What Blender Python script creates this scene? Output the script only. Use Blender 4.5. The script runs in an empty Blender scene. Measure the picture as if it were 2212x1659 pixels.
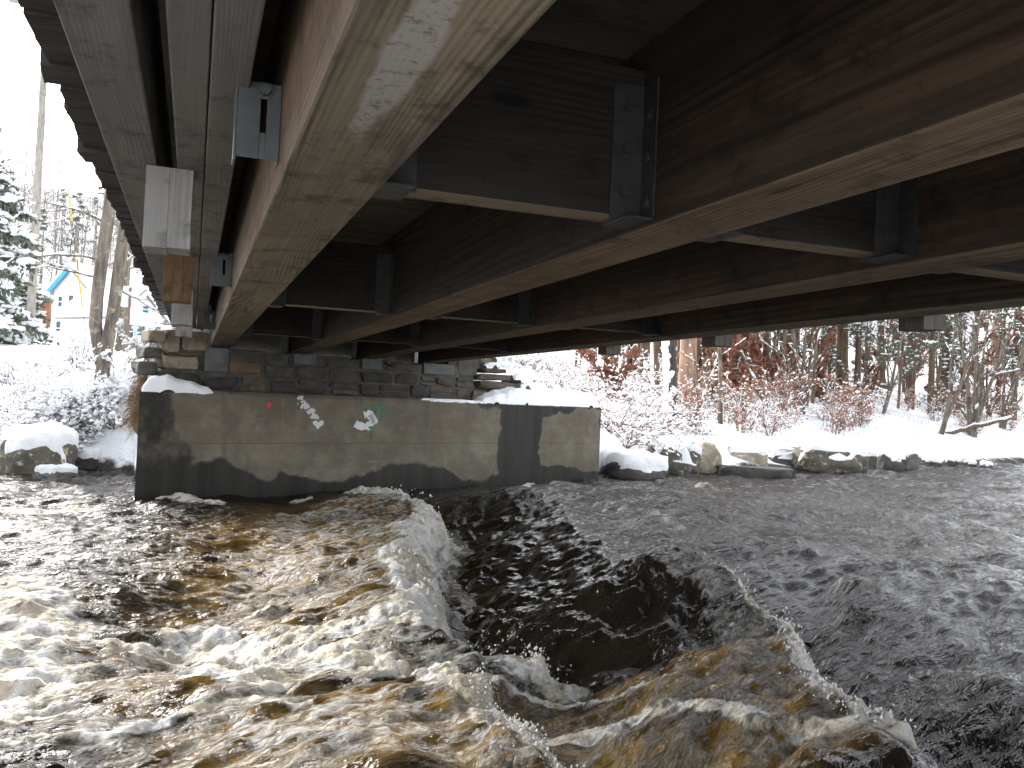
import bpy, math, random
import numpy as np
from mathutils import Vector, Matrix
R_ = math.radians
# ------------------------------------------------------------------ camera
scene = bpy.context.scene
COL = scene.collection
FPX, HC = 1800.0, 1.62                      # focal length for a 2212 px wide frame, eye height over the water
YAW, PITCH, ROLL = R_(20.9), R_(1.1), R_(2.44)
_F0 = np.array([math.sin(YAW), math.cos(YAW), 0.]); _Rh = np.array([math.cos(YAW), -math.sin(YAW), 0.]); _Z = np.array([0, 0, 1.])
_F = _F0*math.cos(PITCH)+_Z*math.sin(PITCH); _U0 = _Z*math.cos(PITCH)-_F0*math.sin(PITCH)
_R = _Rh*math.cos(ROLL)+_U0*math.sin(ROLL); _U = _U0*math.cos(ROLL)-_Rh*math.sin(ROLL)
CAMP = np.array([0., 0., HC])
cam_data = bpy.data.cameras.new('camera'); cam = bpy.data.objects.new('camera', cam_data); COL.objects.link(cam)
cam.matrix_world = Matrix(((_R[0], _U[0], -_F[0], 0), (_R[1], _U[1], -_F[1], 0), (_R[2], _U[2], -_F[2], HC), (0, 0, 0, 1)))
cam_data.sensor_width = 36; cam_data.lens = 36*FPX/2212; cam_data.clip_start = .05; cam_data.clip_end = 3000
scene.camera = cam
# ------------------------------------------------------------------ sky, sun, exposure
SUN_AZ, SUN_EL = R_(-26), R_(31)            # azimuth from +Y towards +X, elevation
world = bpy.data.worlds.new('World'); scene.world = world; world.use_nodes = True
wn = world.node_tree; wn.nodes.clear()
sky = wn.nodes.new('ShaderNodeTexSky'); sky.sky_type = 'NISHITA'; sky.sun_disc = False
sky.sun_elevation = SUN_EL; sky.sun_rotation = SUN_AZ; sky.air_density = 1.0; sky.dust_density = 3.0; sky.ozone_density = 1.0
hs = wn.nodes.new('ShaderNodeHueSaturation'); hs.inputs['Saturation'].default_value = .22
bg = wn.nodes.new('ShaderNodeBackground'); bg.inputs['Strength'].default_value = .15
wo = wn.nodes.new('ShaderNodeOutputWorld')
wn.links.new(sky.outputs[0], hs.inputs['Color']); wn.links.new(hs.outputs[0], bg.inputs['Color']); wn.links.new(bg.outputs[0], wo.inputs[0])
sl = bpy.data.lights.new('sun', 'SUN'); sl.energy = 1.5; sl.angle = R_(12); sl.color = (1, .95, .88)
so = bpy.data.objects.new('sun', sl); COL.objects.link(so)
_sd = Vector((math.sin(SUN_AZ)*math.cos(SUN_EL), math.cos(SUN_AZ)*math.cos(SUN_EL), math.sin(SUN_EL)))
so.rotation_euler = _sd.to_track_quat('Z', 'Y').to_euler()
scene.view_settings.view_transform = 'Standard'; scene.view_settings.look = 'None'
scene.view_settings.exposure = 2.1; scene.view_settings.gamma = 1.0
scene.view_settings.use_curve_mapping = False
scene.render.engine = 'CYCLES'
cy = scene.cycles
cy.use_denoising = True; cy.max_bounces = 6; cy.diffuse_bounces = 4; cy.glossy_bounces = 3; cy.transmission_bounces = 4
cy.use_adaptive_sampling = True; cy.adaptive_threshold = .02; cy.sample_clamp_indirect = 8

# ------------------------------------------------------------------ pixel helpers (2212 x 1659 frame) used for surveying
def ray(x, y): return _F+_R*((x-1106)/FPX)-_U*((y-829.5)/FPX)
def atz(x, y, z=0.):
    d = ray(x, y); return CAMP+d*((z-HC)/d[2])
def atd(x, y, dep): return CAMP+ray(x, y)*dep
def atplane(x, y, p0, n):
    d = ray(x, y); return CAMP+d*(((np.asarray(p0)-CAMP)@n)/(d@n))
# ------------------------------------------------------------------ noise
_prm = np.random.RandomState(7).permutation(256); _prm = np.concatenate([_prm, _prm, _prm])
_ga = np.random.RandomState(9).rand(256)*2*np.pi; _gx, _gy = np.cos(_ga), np.sin(_ga)
def gn(x, y, s=0):
    x = np.asarray(x, float); y = np.asarray(y, float)
    xi = np.floor(x).astype(int); yi = np.floor(y).astype(int); xf = x-xi; yf = y-yi
    def g(i, j, fx, fy):
        h = _prm[(_prm[(i+s*37) & 255]+j) & 255]; return _gx[h]*fx+_gy[h]*fy
    u = xf*xf*xf*(xf*(xf*6-15)+10); v = yf*yf*yf*(yf*(yf*6-15)+10)
    a = g(xi, yi, xf, yf); b = g(xi+1, yi, xf-1, yf); c = g(xi, yi+1, xf, yf-1); d = g(xi+1, yi+1, xf-1, yf-1)
    return ((a+(b-a)*u)+((c+(d-c)*u)-(a+(b-a)*u))*v)*1.5
def fbm(x, y, o=4, s=0, g=.5):
    r = 0; a = 1.
    for k in range(o): r = r+a*gn(x*2**k, y*2**k, s+k); a *= g
    return r
def sst(a, b, x):
    t = np.clip((x-a)/(b-a), 0, 1); return t*t*(3-2*t)
# ------------------------------------------------------------------ mesh builder
def icos(n):
    import bmesh
    bm = bmesh.new(); bmesh.ops.create_icosphere(bm, subdivisions=n, radius=1)
    v = np.array([p.co[:] for p in bm.verts]); f = np.array([[q.index for q in t.verts] for t in bm.faces]); bm.free(); return v, f
ICO = {k: icos(k) for k in (1, 2, 3, 4)}
ICO[0] = (np.array([[1, 0, 0], [-1, 0, 0], [0, 1, 0], [0, -1, 0], [0, 0, 1], [0, 0, -1]], float), np.array([[0, 2, 4], [2, 1, 4], [1, 3, 4], [3, 0, 4], [2, 0, 5], [1, 2, 5], [3, 1, 5], [0, 3, 5]]))
class MB:
    def __init__(s): s.v = []; s.q = []; s.t = []; s.n = 0
    def add(s, v, q=None, t=None):
        v = np.asarray(v, float).reshape(-1, 3)
        if q is not None and len(q): s.q.append(np.asarray(q, int).reshape(-1, 4)+s.n)
        if t is not None and len(t): s.t.append(np.asarray(t, int).reshape(-1, 3)+s.n)
        s.v.append(v); s.n += len(v)
    def box(s, lo, hi, M=None):
        x0, y0, z0 = lo; x1, y1, z1 = hi
        v = np.array([[x0, y0, z0], [x1, y0, z0], [x1, y1, z0], [x0, y1, z0], [x0, y0, z1], [x1, y0, z1], [x1, y1, z1], [x0, y1, z1]], float)
        if M is not None: v = v@M[0].T+M[1]
        s.add(v, [[0, 3, 2, 1], [4, 5, 6, 7], [0, 1, 5, 4], [1, 2, 6, 5], [2, 3, 7, 6], [3, 0, 4, 7]])
    def tube(s, p, r, k=5, cap=True):
        p = np.asarray(p, float); m = len(p); r = np.broadcast_to(np.asarray(r, float), (m,))
        t = np.gradient(p, axis=0); t /= np.linalg.norm(t, axis=1)[:, None]+1e-9
        a = np.where(np.abs(t[:, 2:3]) > .9, np.array([[1., 0, 0]]), np.array([[0, 0, 1.]]))
        if np.abs(t[:, 2]).max() > .9 and np.abs(t[:, 2]).min() <= .9: a = np.tile([[.57, .57, .59]], (m, 1))
        b = np.cross(t, a); b /= np.linalg.norm(b, axis=1)[:, None]+1e-9; c = np.cross(t, b)
        an = np.arange(k)*2*np.pi/k
        v = p[:, None]+r[:, None, None]*(np.cos(an)[None, :, None]*b[:, None]+np.sin(an)[None, :, None]*c[:, None])
        i = np.arange(m-1)[:, None]*k; j = np.arange(k)[None]; j2 = (j+1) % k
        q = np.stack([i+j, i+j2, i+k+j2, i+k+j], -1).reshape(-1, 4)
        tr = None
        if cap and k >= 3:
            tr = [[(m-1)*k, (m-1)*k+a_, (m-1)*k+a_+1] for a_ in range(1, k-1)]+[[0, a_+1, a_] for a_ in range(1, k-1)]
        s.add(v.reshape(-1, 3), q, tr)
    def blobs(s, c, r, rng, lev=1, jit=.22, flat=1.):
        c = np.asarray(c, float).reshape(-1, 3); n = len(c)
        if not n: return
        r = np.asarray(r, float)
        if r.ndim == 1: r = np.stack([r, r, r*flat], 1)
        bv, bf = ICO[lev]; m = len(bv)
        k = rng.randn(n, 3, 3)*1.3; ph = rng.rand(n, 3)*6.28
        d = 1+jit*np.sin(np.einsum('mj,nij->nmi', bv, k)*1.6+ph[:, None]).mean(-1)*1.4+jit*.5*rng.randn(n, m)*.35
        v = c[:, None]+bv[None]*d[..., None]*r[:, None]
        s.add(v.reshape(-1, 3), None, (bf[None]+np.arange(n)[:, None, None]*m).reshape(-1, 3))
    def leaves(s, c, size, rng, asp=.55, droop=.0):
        c = np.asarray(c, float).reshape(-1, 3); n = len(c)
        if not n: return
        size = np.broadcast_to(np.asarray(size, float), (n,))*(.7+.6*rng.rand(n))
        d = rng.randn(n, 3); d[:, 2] -= droop; d /= np.linalg.norm(d, axis=1)[:, None]
        e = np.cross(d, rng.randn(n, 3)); e /= np.linalg.norm(e, axis=1)[:, None]+1e-9
        nn = np.cross(d, e)
        L = size[:, None]; W = L*asp*.5
        v = np.stack([c, c+d*L*.45+e*W+nn*W*.5, c+d*L, c+d*L*.45-e*W+nn*W*.5], 1)
        s.add(v.reshape(-1, 3), None, (np.array([[0, 1, 2], [0, 2, 3]])[None]+np.arange(n)[:, None, None]*4).reshape(-1, 3))
    def mesh(s, name, smooth=True):
        me = bpy.data.meshes.new(name)
        v = np.concatenate(s.v) if s.v else np.zeros((0, 3))
        q = np.concatenate(s.q) if s.q else np.zeros((0, 4), int); t = np.concatenate(s.t) if s.t else np.zeros((0, 3), int)
        me.vertices.add(len(v)); me.vertices.foreach_set('co', v.ravel())
        me.loops.add(q.size+t.size); me.loops.foreach_set('vertex_index', np.concatenate([q.ravel(), t.ravel()]).astype(np.int32))
        me.polygons.add(len(q)+len(t))
        me.polygons.foreach_set('loop_start', np.concatenate([np.arange(len(q))*4, len(q)*4+np.arange(len(t))*3]).astype(np.int32))
        me.update(calc_edges=True)
        me.polygons.foreach_set('use_smooth', np.full(len(q)+len(t), smooth)); me.validate(); return me
    def build(s, name, m, parent=None, smooth=True, bevel=0):
        return obj(name, s.mesh(name, smooth), m, parent, bevel)
def obj(name, me, m, parent=None, bevel=0):
    o = bpy.data.objects.new(name, me); COL.objects.link(o)
    if m is not None and not len(me.materials): me.materials.append(m)
    if parent is not None: o.parent = parent
    if bevel:
        b = o.modifiers.new('b', 'BEVEL'); b.width = bevel; b.segments = 2; b.limit_method = 'ANGLE'; b.harden_normals = False
    return o
def tag(o, label=None, cat=None, group=None, kind=None):
    if label: o['label'] = label
    if cat: o['category'] = cat
    if group: o['group'] = group
    if kind: o['kind'] = kind
    return o
def thing(name, loc, label, cat, group=None, rz=0.):
    o = bpy.data.objects.new(name, None); COL.objects.link(o); o.empty_display_size = .2
    o.location = tuple(loc); o.rotation_euler = (0, 0, rz); return tag(o, label, cat, group)
def two_mat(o, side, special=None):  # downward faces keep the lit tone, the others take painted shade by normal
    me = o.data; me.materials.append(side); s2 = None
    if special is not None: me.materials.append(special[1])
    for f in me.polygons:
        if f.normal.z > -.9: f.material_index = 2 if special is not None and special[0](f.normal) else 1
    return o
def copy_tree(o, loc, rz=0., sc=1., label=None, group=None):
    c = o.copy(); COL.objects.link(c); c.location = tuple(loc); c.rotation_euler = (0, 0, rz); c.scale = (sc, sc, sc) if np.isscalar(sc) else sc
    if label: c['label'] = label
    if group: c['group'] = group
    for ch in list(o.children):
        k = ch.copy(); COL.objects.link(k); k.parent = c
        for g in list(ch.children):
            e = g.copy(); COL.objects.link(e); e.parent = k
    return c
# ------------------------------------------------------------------ material helpers
class NT:
    def __init__(s, name, **kw):
        s.m = bpy.data.materials.new(name); s.m.use_nodes = True; s.t = s.m.node_tree; s.t.nodes.clear()
        s.out = s.t.nodes.new('ShaderNodeOutputMaterial'); s.b = s.t.nodes.new('ShaderNodeBsdfPrincipled')
        s.t.links.new(s.b.outputs[0], s.out.inputs['Surface'])
        for k, v in kw.items(): s.set(s.b, k.replace('_', ' '), v)
        s._c = None
    def set(s, n, k, v):
        i = n.inputs[k]
        if hasattr(v, 'is_output'): s.t.links.new(v, i)
        else:
            if isinstance(v, tuple) and len(v) == 3 and len(getattr(i, 'default_value', ())) == 4: v = v+(1,)
            i.default_value = v
    def node(s, typ, ins=None, out=0, **props):
        n = s.t.nodes.new('ShaderNode'+typ)
        for k, v in props.items(): setattr(n, k, v)
        for k, v in (ins or {}).items(): s.set(n, k, v)
        return n.outputs[out]
    def oc(s, rnd=True):
        c = s.node('TexCoord', out='Object')
        if rnd:
            r = s.node('ObjectInfo', out='Random'); k = s.mul(r, 57.)
            c = s.node('VectorMath', {0: c, 1: s.node('CombineXYZ', {0: k, 1: k, 2: k})}, operation='ADD')
        return c
    def scale(s, c, v): return s.node('VectorMath', {0: c, 1: tuple(v)}, operation='MULTIPLY')
    def noise(s, c, sc=5., det=4., rough=.55, dist=0., out='Fac'): return s.node('TexNoise', {'Vector': c, 'Scale': sc, 'Detail': det, 'Roughness': rough, 'Distortion': dist}, out=out)
    def mul(s, a, b): return s.node('Math', {0: a, 1: b}, operation='MULTIPLY')
    def math(s, op, a, b=0., clamp=False): return s.node('Math', {0: a, 1: b}, operation=op, use_clamp=clamp)
    def rng(s, v, a, b, c=0., d=1.): return s.node('MapRange', {'Value': v, 'From Min': a, 'From Max': b, 'To Min': c, 'To Max': d}, interpolation_type='SMOOTHSTEP')
    def ramp(s, f, stops):
        n = s.t.nodes.new('ShaderNodeValToRGB'); s.t.links.new(f, n.inputs[0]); e = n.color_ramp.elements
        while len(e) < len(stops): e.new(.5)
        for x, (p, c) in zip(e, stops): x.position = p; x.color = c+(1,) if len(c) == 3 else c
        return n.outputs[0]
    def mix(s, f, a, b, mode='MIX'):
        n = s.t.nodes.new('ShaderNodeMix'); n.data_type = 'RGBA'; n.blend_type = mode
        for k, v in ((0, f), (6, a), (7, b)):
            if hasattr(v, 'is_output'): s.t.links.new(v, n.inputs[k])
            else: n.inputs[k].default_value = v if k == 0 else (v+(1,) if len(v) == 3 else v)
        return n.outputs[2]
    def bump(s, h, st=.5, d=.02, norm=None):
        ins = {'Height': h, 'Strength': st, 'Distance': d}
        if norm is not None: ins['Normal'] = norm
        return s.node('Bump', ins)
    def attr(s, n): return s.node('Attribute', out='Fac', attribute_name=n)
    def fin(s, col=None, rough=None, norm=None):
        if col is not None: s.set(s.b, 'Base Color', col)
        if rough is not None: s.set(s.b, 'Roughness', rough)
        if norm is not None: s.set(s.b, 'Normal', norm)
        return s.m
MAT = {}
def wood(name, ca, cb, cc, axis=1, lam=0., rough=.8, fine=1., lines=45., patch=None, ringk=1.):
    """timber with grain along an axis; ca/cb light and dark grain, cc the weathering tone"""
    n = NT(name); c = n.oc()
    ax3 = lambda across, along: [across if i != axis else along for i in range(3)]
    g1 = n.noise(n.scale(c, ax3(34.*fine, .8)), 1., 6., .65)
    warp = n.noise(n.scale(c, ax3(2.2, .17)), 1., 3., .5, .2)
    sp = n.node('SeparateXYZ', {0: c}); nd = n.t.nodes[-1]
    o = [i for i in range(3) if i != axis]
    pos = n.math('ADD', n.math('ADD', nd.outputs[o[0]], n.mul(nd.outputs[o[1]], .83)), n.mul(warp, .38))
    ring = n.math('SINE', n.mul(pos, 6.283*lines)); ring = n.rng(ring, -.6, 1.)
    fade = n.rng(n.noise(n.scale(c, ax3(4., .5)), 1., 3., .6), .35, .65, .15, 1.)
    ring = n.mul(n.mul(ring, fade), ringk)
    g2 = n.noise(n.scale(c, ax3(6., .4)), 1., 4., .6, .5)
    f = n.math('ADD', n.mul(g1, .5), n.math('ADD', n.mul(g2, .5), n.mul(ring, -.16)))
    col = n.ramp(n.rng(f, .22, .72), [(0., cb), (.5, tuple((x+y)/2 for x, y in zip(ca, cb))), (1., ca)])
    w = n.noise(n.scale(c, ax3(3., .8)), 1., 6., .65); col = n.mix(n.rng(w, .45, .70), col, cc)
    col = n.mix(n.mul(ring, .42), col, tuple(x*.55 for x in cb))
    blo = n.noise(c, 6., 6., .72); col = n.mix(n.rng(blo, .50, .68, 0., .72), col, tuple(x*.45 for x in cb))
    stn = n.noise(n.scale(c, ax3(7., 1.6)), 1., 6., .7, .4); col = n.mix(n.rng(stn, .54, .70, 0., .55), col, tuple(x*.6 for x in cb))
    kn = n.node('TexVoronoi', {'Vector': n.scale(c, ax3(3.4, 1.15)), 'Scale': 1., 'Randomness': 1.}, out='Distance'); col = n.mix(n.rng(kn, .05, .11, .85, 0.), col, tuple(x*.35 for x in cb))
    if lam:
        z = n.node('SeparateXYZ', {0: n.node('TexCoord', out='Object')}, out=2)
        k = n.math('FLOOR', n.math('DIVIDE', z, lam)); y = n.node('SeparateXYZ', {0: n.node('TexCoord', out='Object')}, out=1)
        kk = n.math('FLOOR', n.math('ADD', n.mul(y, .23), n.mul(k, .37)))
        h = n.node('TexWhiteNoise', {'Vector': n.node('CombineXYZ', {0: k, 1: kk, 2: 3.})}, out=0, noise_dimensions='3D')
        col = n.mix(n.rng(h, 0., 1., 0., .7), col, n.mix(.6, col, cb))
        e = n.math('ABSOLUTE', n.math('SUBTRACT', n.math('FRACT', n.math('DIVIDE', z, lam)), .5))
        col = n.mix(n.rng(e, .46, .5, 0., .6), col, tuple(x*.5 for x in cb))
    if patch:
        q = n.node('VectorMath', {0: n.node('TexCoord', out='Object'), 1: patch[0]}, operation='SUBTRACT'); q = n.scale(q, patch[1])
        L = n.math('ADD', n.node('VectorMath', {0: q}, out='Value', operation='LENGTH'), n.mul(n.math('SUBTRACT', n.noise(n.scale(c, ax3(9., 5.)), 1., 4., .6), .5), .9))
        spk = n.mix(n.rng(n.noise(c, 30., 5., .7), .52, .66), (.27, .255, .235), (.11, .105, .105)); col = n.mix(n.rng(L, .75, 1.1, .85, 0.), col, spk)
    hh = n.math('ADD', n.mul(g1, .8), n.mul(ring, -.4))
    n.set(n.b, 'Specular IOR Level', .2)
    return n.fin(col, rough, n.bump(hh, .5, .004))
def simple(name, ca, cb, sc=6., rough=.8, bump=.3, bd=.01, det=5., metal=0., rnd=True):
    n = NT(name, Metallic=metal); c = n.oc(rnd); f = n.noise(c, sc, det, .6)
    return n.fin(n.mix(n.rng(f, .35, .65), ca, cb), rough, n.bump(n.noise(c, sc*3, 4., .6), bump, bd))
def bark(name, ca, cb, cl=None, k=9.):
    n = NT(name); c = n.oc()
    f = n.noise(n.scale(c, (k, k, k*.16)), 1., 6., .65, .4); col = n.mix(n.rng(f, .38, .62), cb, ca)
    if cl:
        l = n.noise(c, 5.5, 5., .6); col = n.mix(n.rng(l, .58, .66), col, cl)
    return n.fin(col, .9, n.bump(f, .8, .03))
_pc = atz(868, 138, 2.24)
MAT['beam'] = wood('glulam_underside', (.225, .187, .128), (.056, .045, .032), (.130, .112, .084), 1, 0, fine=1.3, lines=60., patch=((float(_pc[0]), float(_pc[1]), 2.24), (21., 2.1, 5.)))
MAT['beam_b'] = wood('glulam_underside_warm', (.215, .152, .094), (.048, .033, .022), (.115, .086, .058), 1, 0, fine=1.3, lines=42.)
MAT['beam_side'] = wood('shaded_glulam_side', (.078, .051, .033), (.015, .0115, .009), (.030, .0235, .0185), 1, .0355, fine=.7, lines=22.)  # beam sides darker than undersides: shade of the bays put into the colour
MAT['beam_out'] = wood('lit_glulam_side', (.19, .125, .078), (.075, .050, .032), (.12, .088, .06), 1, .0355)  # lighter copy for the first beam's outer face, daylight put into the colour
MAT['grey_y'] = wood('weathered_stringer_wood', (.18, .172, .16), (.09, .086, .08), (.135, .13, .12), 1, lines=70., ringk=.35)
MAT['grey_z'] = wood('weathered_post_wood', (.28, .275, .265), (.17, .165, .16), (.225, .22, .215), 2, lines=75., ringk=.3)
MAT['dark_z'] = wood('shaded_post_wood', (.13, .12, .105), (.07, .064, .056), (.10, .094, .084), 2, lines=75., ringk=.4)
MAT['tan_z'] = wood('tan_post_wood', (.16, .10, .052), (.085, .052, .026), (.12, .078, .041), 2, lines=75., ringk=.5)
MAT['deck'] = wood('deck_plank_wood', (.062, .054, .046), (.024, .021, .018), (.044, .040, .036), 0)
MAT['diaph'] = wood('cross_block_underside', (.22, .175, .115), (.10, .075, .05), (.145, .12, .088), 0)
MAT['diaph_side'] = wood('shaded_cross_block', (.030, .026, .0225), (.012, .0105, .0095), (.020, .018, .016), 0)  # dark copy of the block wood, shade between the beams painted in
MAT['steel'] = simple('galvanised_steel', (.038, .046, .050), (.058, .068, .072), 14., .55, .08, .003, metal=.1)
MAT['steel_dk'] = simple('dull_bracket_steel', (.022, .0225, .023), (.038, .038, .0385), 14., .65, .08, .003, metal=.3)
n_ = NT('snow', Subsurface_Weight=.0); c_ = n_.oc(False)
MAT['snow'] = n_.fin(n_.mix(n_.noise(c_, 1.5, 3.), (.80, .82, .85), (.88, .89, .90)), .85, n_.bump(n_.math('ADD', n_.noise(c_, 9., 5., .6), n_.mul(n_.noise(c_, 60., 3., .6), .25)), .5, .05))
# ------------------------------------------------------------------ terrain
WL = np.array([-.688, 12.616, 0.]); WD = np.array([.9462, .3236, 0.]); WN = np.array([-.3236, .9462, 0.])   # abutment face: left foot, run, depth
WTOP = 1.566
def wall_y(x): return WL[1]+(x-WL[0])*.342
def bank_y(x): return np.interp(x, [-200, -40, -10, -3, -2, -.9, -.7, 8.0, 8.6, 14.4, 24, 60, 300], [-50, 3.6, 14.0, 16.7, 17.4, 16.6, 14.0, 16.6, 17.1, 18.5, 21.1, 33, 115])
def near_y(x): return np.interp(x, [-60, -5, 0, 6, 30, 300], [-18, -1., .9, 1.2, 7.5, 75])
def terrain(x, y, detail=True):
    x = np.asarray(x, float); y = np.asarray(y, float)
    d = y-bank_y(x)
    zl = np.interp(d, [-3, -.6, 0, .3, 1, 3, 8.5, 45, 70, 140, 400], [-1.2, -.5, -.05, .22, .5, 1.05, 2.4, 4.1, 7, 30, 40])
    zr = np.interp(d, [-3, -.6, 0, .3, .9, 1.6, 4, 7, 11, 15, 20, 30, 60, 120, 400], [-1.2, -.5, -.05, .08, .25, .74, 1.15, 1.65, 2.15, 2.9, 4.2, 7, 16, 34, 60])
    k = sst(-.5, 6, x); z = zl*(1-k)+zr*k
    e = 2.80-.55*np.maximum(0, .25-x)-.42*np.maximum(0, x-4.9)
    m = sst(.85, 1.8, y-wall_y(x))*sst(.2, 1.2, np.where(x < -.7, d, 9))
    z = np.maximum(z, z+(e-z)*m)
    dn = near_y(x)-y
    zn = np.interp(dn, [-1.5, -.3, 0, .6, 1.5, 3.5, 8, 60], [-1.2, -.5, -.1, .12, .25, 2.4, 2.8, 3.5])
    z = np.maximum(z, zn)
    if detail:
        land = sst(0., .5, z)
        z = z+land*(.10*fbm(x*.55, y*.55, 3, 3)+.05*fbm(x*1.9, y*1.9, 3, 5))
        z = z+sst(60, 160, y)*5*fbm(x*.02, y*.02, 3, 11)
    return z
def ghit(px, py, t0=9., t1=160., off=0.):
    d = ray(px, py); t = t0+(t1-t0)*np.linspace(0, 1, 2500)**1.6; p = CAMP+t[:, None]*d
    below = np.nonzero(p[:, 2] < terrain(p[:, 0], p[:, 1])+off)[0]
    return p[below[0]] if len(below) else p[-1]
def gpt(x, y): return np.array([x, y, float(terrain(x, y))])
def axis_grid(segs):
    out = []
    for a, b, s in segs: out.append(np.arange(a, b, s))
    return np.concatenate(out+[[segs[-1][1]]])
def grid_mesh(name, gx, gy, zf):
    X, Y = np.meshgrid(gx, gy, indexing='ij'); Zv = zf(X, Y); nx, ny = X.shape
    i = np.arange(nx-1)[:, None]*ny+np.arange(ny-1)[None]
    mb = MB(); mb.add(np.stack([X, Y, Zv], -1).reshape(-1, 3), np.stack([i, i+ny, i+ny+1, i+1], -1).reshape(-1, 4))
    return mb.mesh(name), X.ravel(), Y.ravel(), Zv.ravel()
n_ = NT('snowy_ground'); c_ = n_.oc(False)
pz = n_.node('SeparateXYZ', {0: n_.node('NewGeometry', out='Position')}, out=2)
soil = n_.rng(n_.math('ADD', pz, n_.mul(n_.math('SUBTRACT', n_.noise(c_, 2.2, 5., .65), .5), .5)), .10, .22)
sn = n_.mix(n_.noise(c_, .9, 3.), (.80, .82, .85), (.88, .89, .90))
MAT['ground'] = n_.fin(n_.mix(soil, (.035, .028, .022), sn), .9, n_.bump(n_.math('ADD', n_.noise(c_, 3.5, 6., .6), n_.mul(n_.noise(c_, 40., 3., .6), .12)), .6, .12))
gm, *_ = grid_mesh('ground', axis_grid([(-400, -60, 12), (-60, -12, 1.5), (-12, -5, .4), (-5, 12, .14), (12, 40, .3), (40, 100, 1.5), (100, 500, 14)]),
                   axis_grid([(-60, -4, 2), (-4, 2, .2), (2, 12, .5), (12, 28, .13), (28, 60, .6), (60, 160, 2.5), (160, 900, 25)]), terrain)
tag(obj('ground', gm, MAT['ground']), 'snow covered river banks and rising ground', None, None, 'structure')
# ------------------------------------------------------------------ river
def pl(pts): return np.array([atz(x, y, 0.)[:2] for x, y in pts])
def dist_pl(X, Y, P):
    D = np.full(X.shape, 1e9)
    for a, b in zip(P[:-1], P[1:]):
        ab = b-a; t = np.clip(((X-a[0])*ab[0]+(Y-a[1])*ab[1])/(ab@ab+1e-12), 0, 1)
        D = np.minimum(D, np.hypot(X-a[0]-t*ab[0], Y-a[1]-t*ab[1]))
    return D
def inpoly(X, Y, P):
    r = np.zeros(X.shape, bool); j = len(P)-1
    for i in range(len(P)):
        xi, yi = P[i]; xj, yj = P[j]
        r ^= ((yi > Y) != (yj > Y)) & (X < (xj-xi)*(Y-yi)/(yj-yi+1e-12)+xi); j = i
    return r
def soft(X, Y, px, edge):
    P = pl(px) if isinstance(px, list) else px
    D = dist_pl(X, Y, np.vstack([P, P[:1]])); return np.where(inpoly(X, Y, P), sst(-edge, edge, D), sst(-edge, edge, -D))
FA = np.array([(2.2, 1.55), (3.36, 1.62), (4.1, 1.62), (4.46, 1.85), (4.75, 1.98), (5.2, 1.70), (5.62, 1.60), (6.3, 1.80), (7., 2.05), (9.03, 2.52), (10.0, 2.95), (10.7, 3.28), (11.6, 3.2), (12.4, 3.0), (13.5, 2.8)])
FB = np.array([(1.8, 2.8), (2.4, 2.95), (2.97, 3.08), (3.64, 3.17), (4.2, 3.55), (4.6, 3.78), (5.2, 3.95), (5.83, 3.9), (6.4, 3.7), (8., 3.4)])
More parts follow.
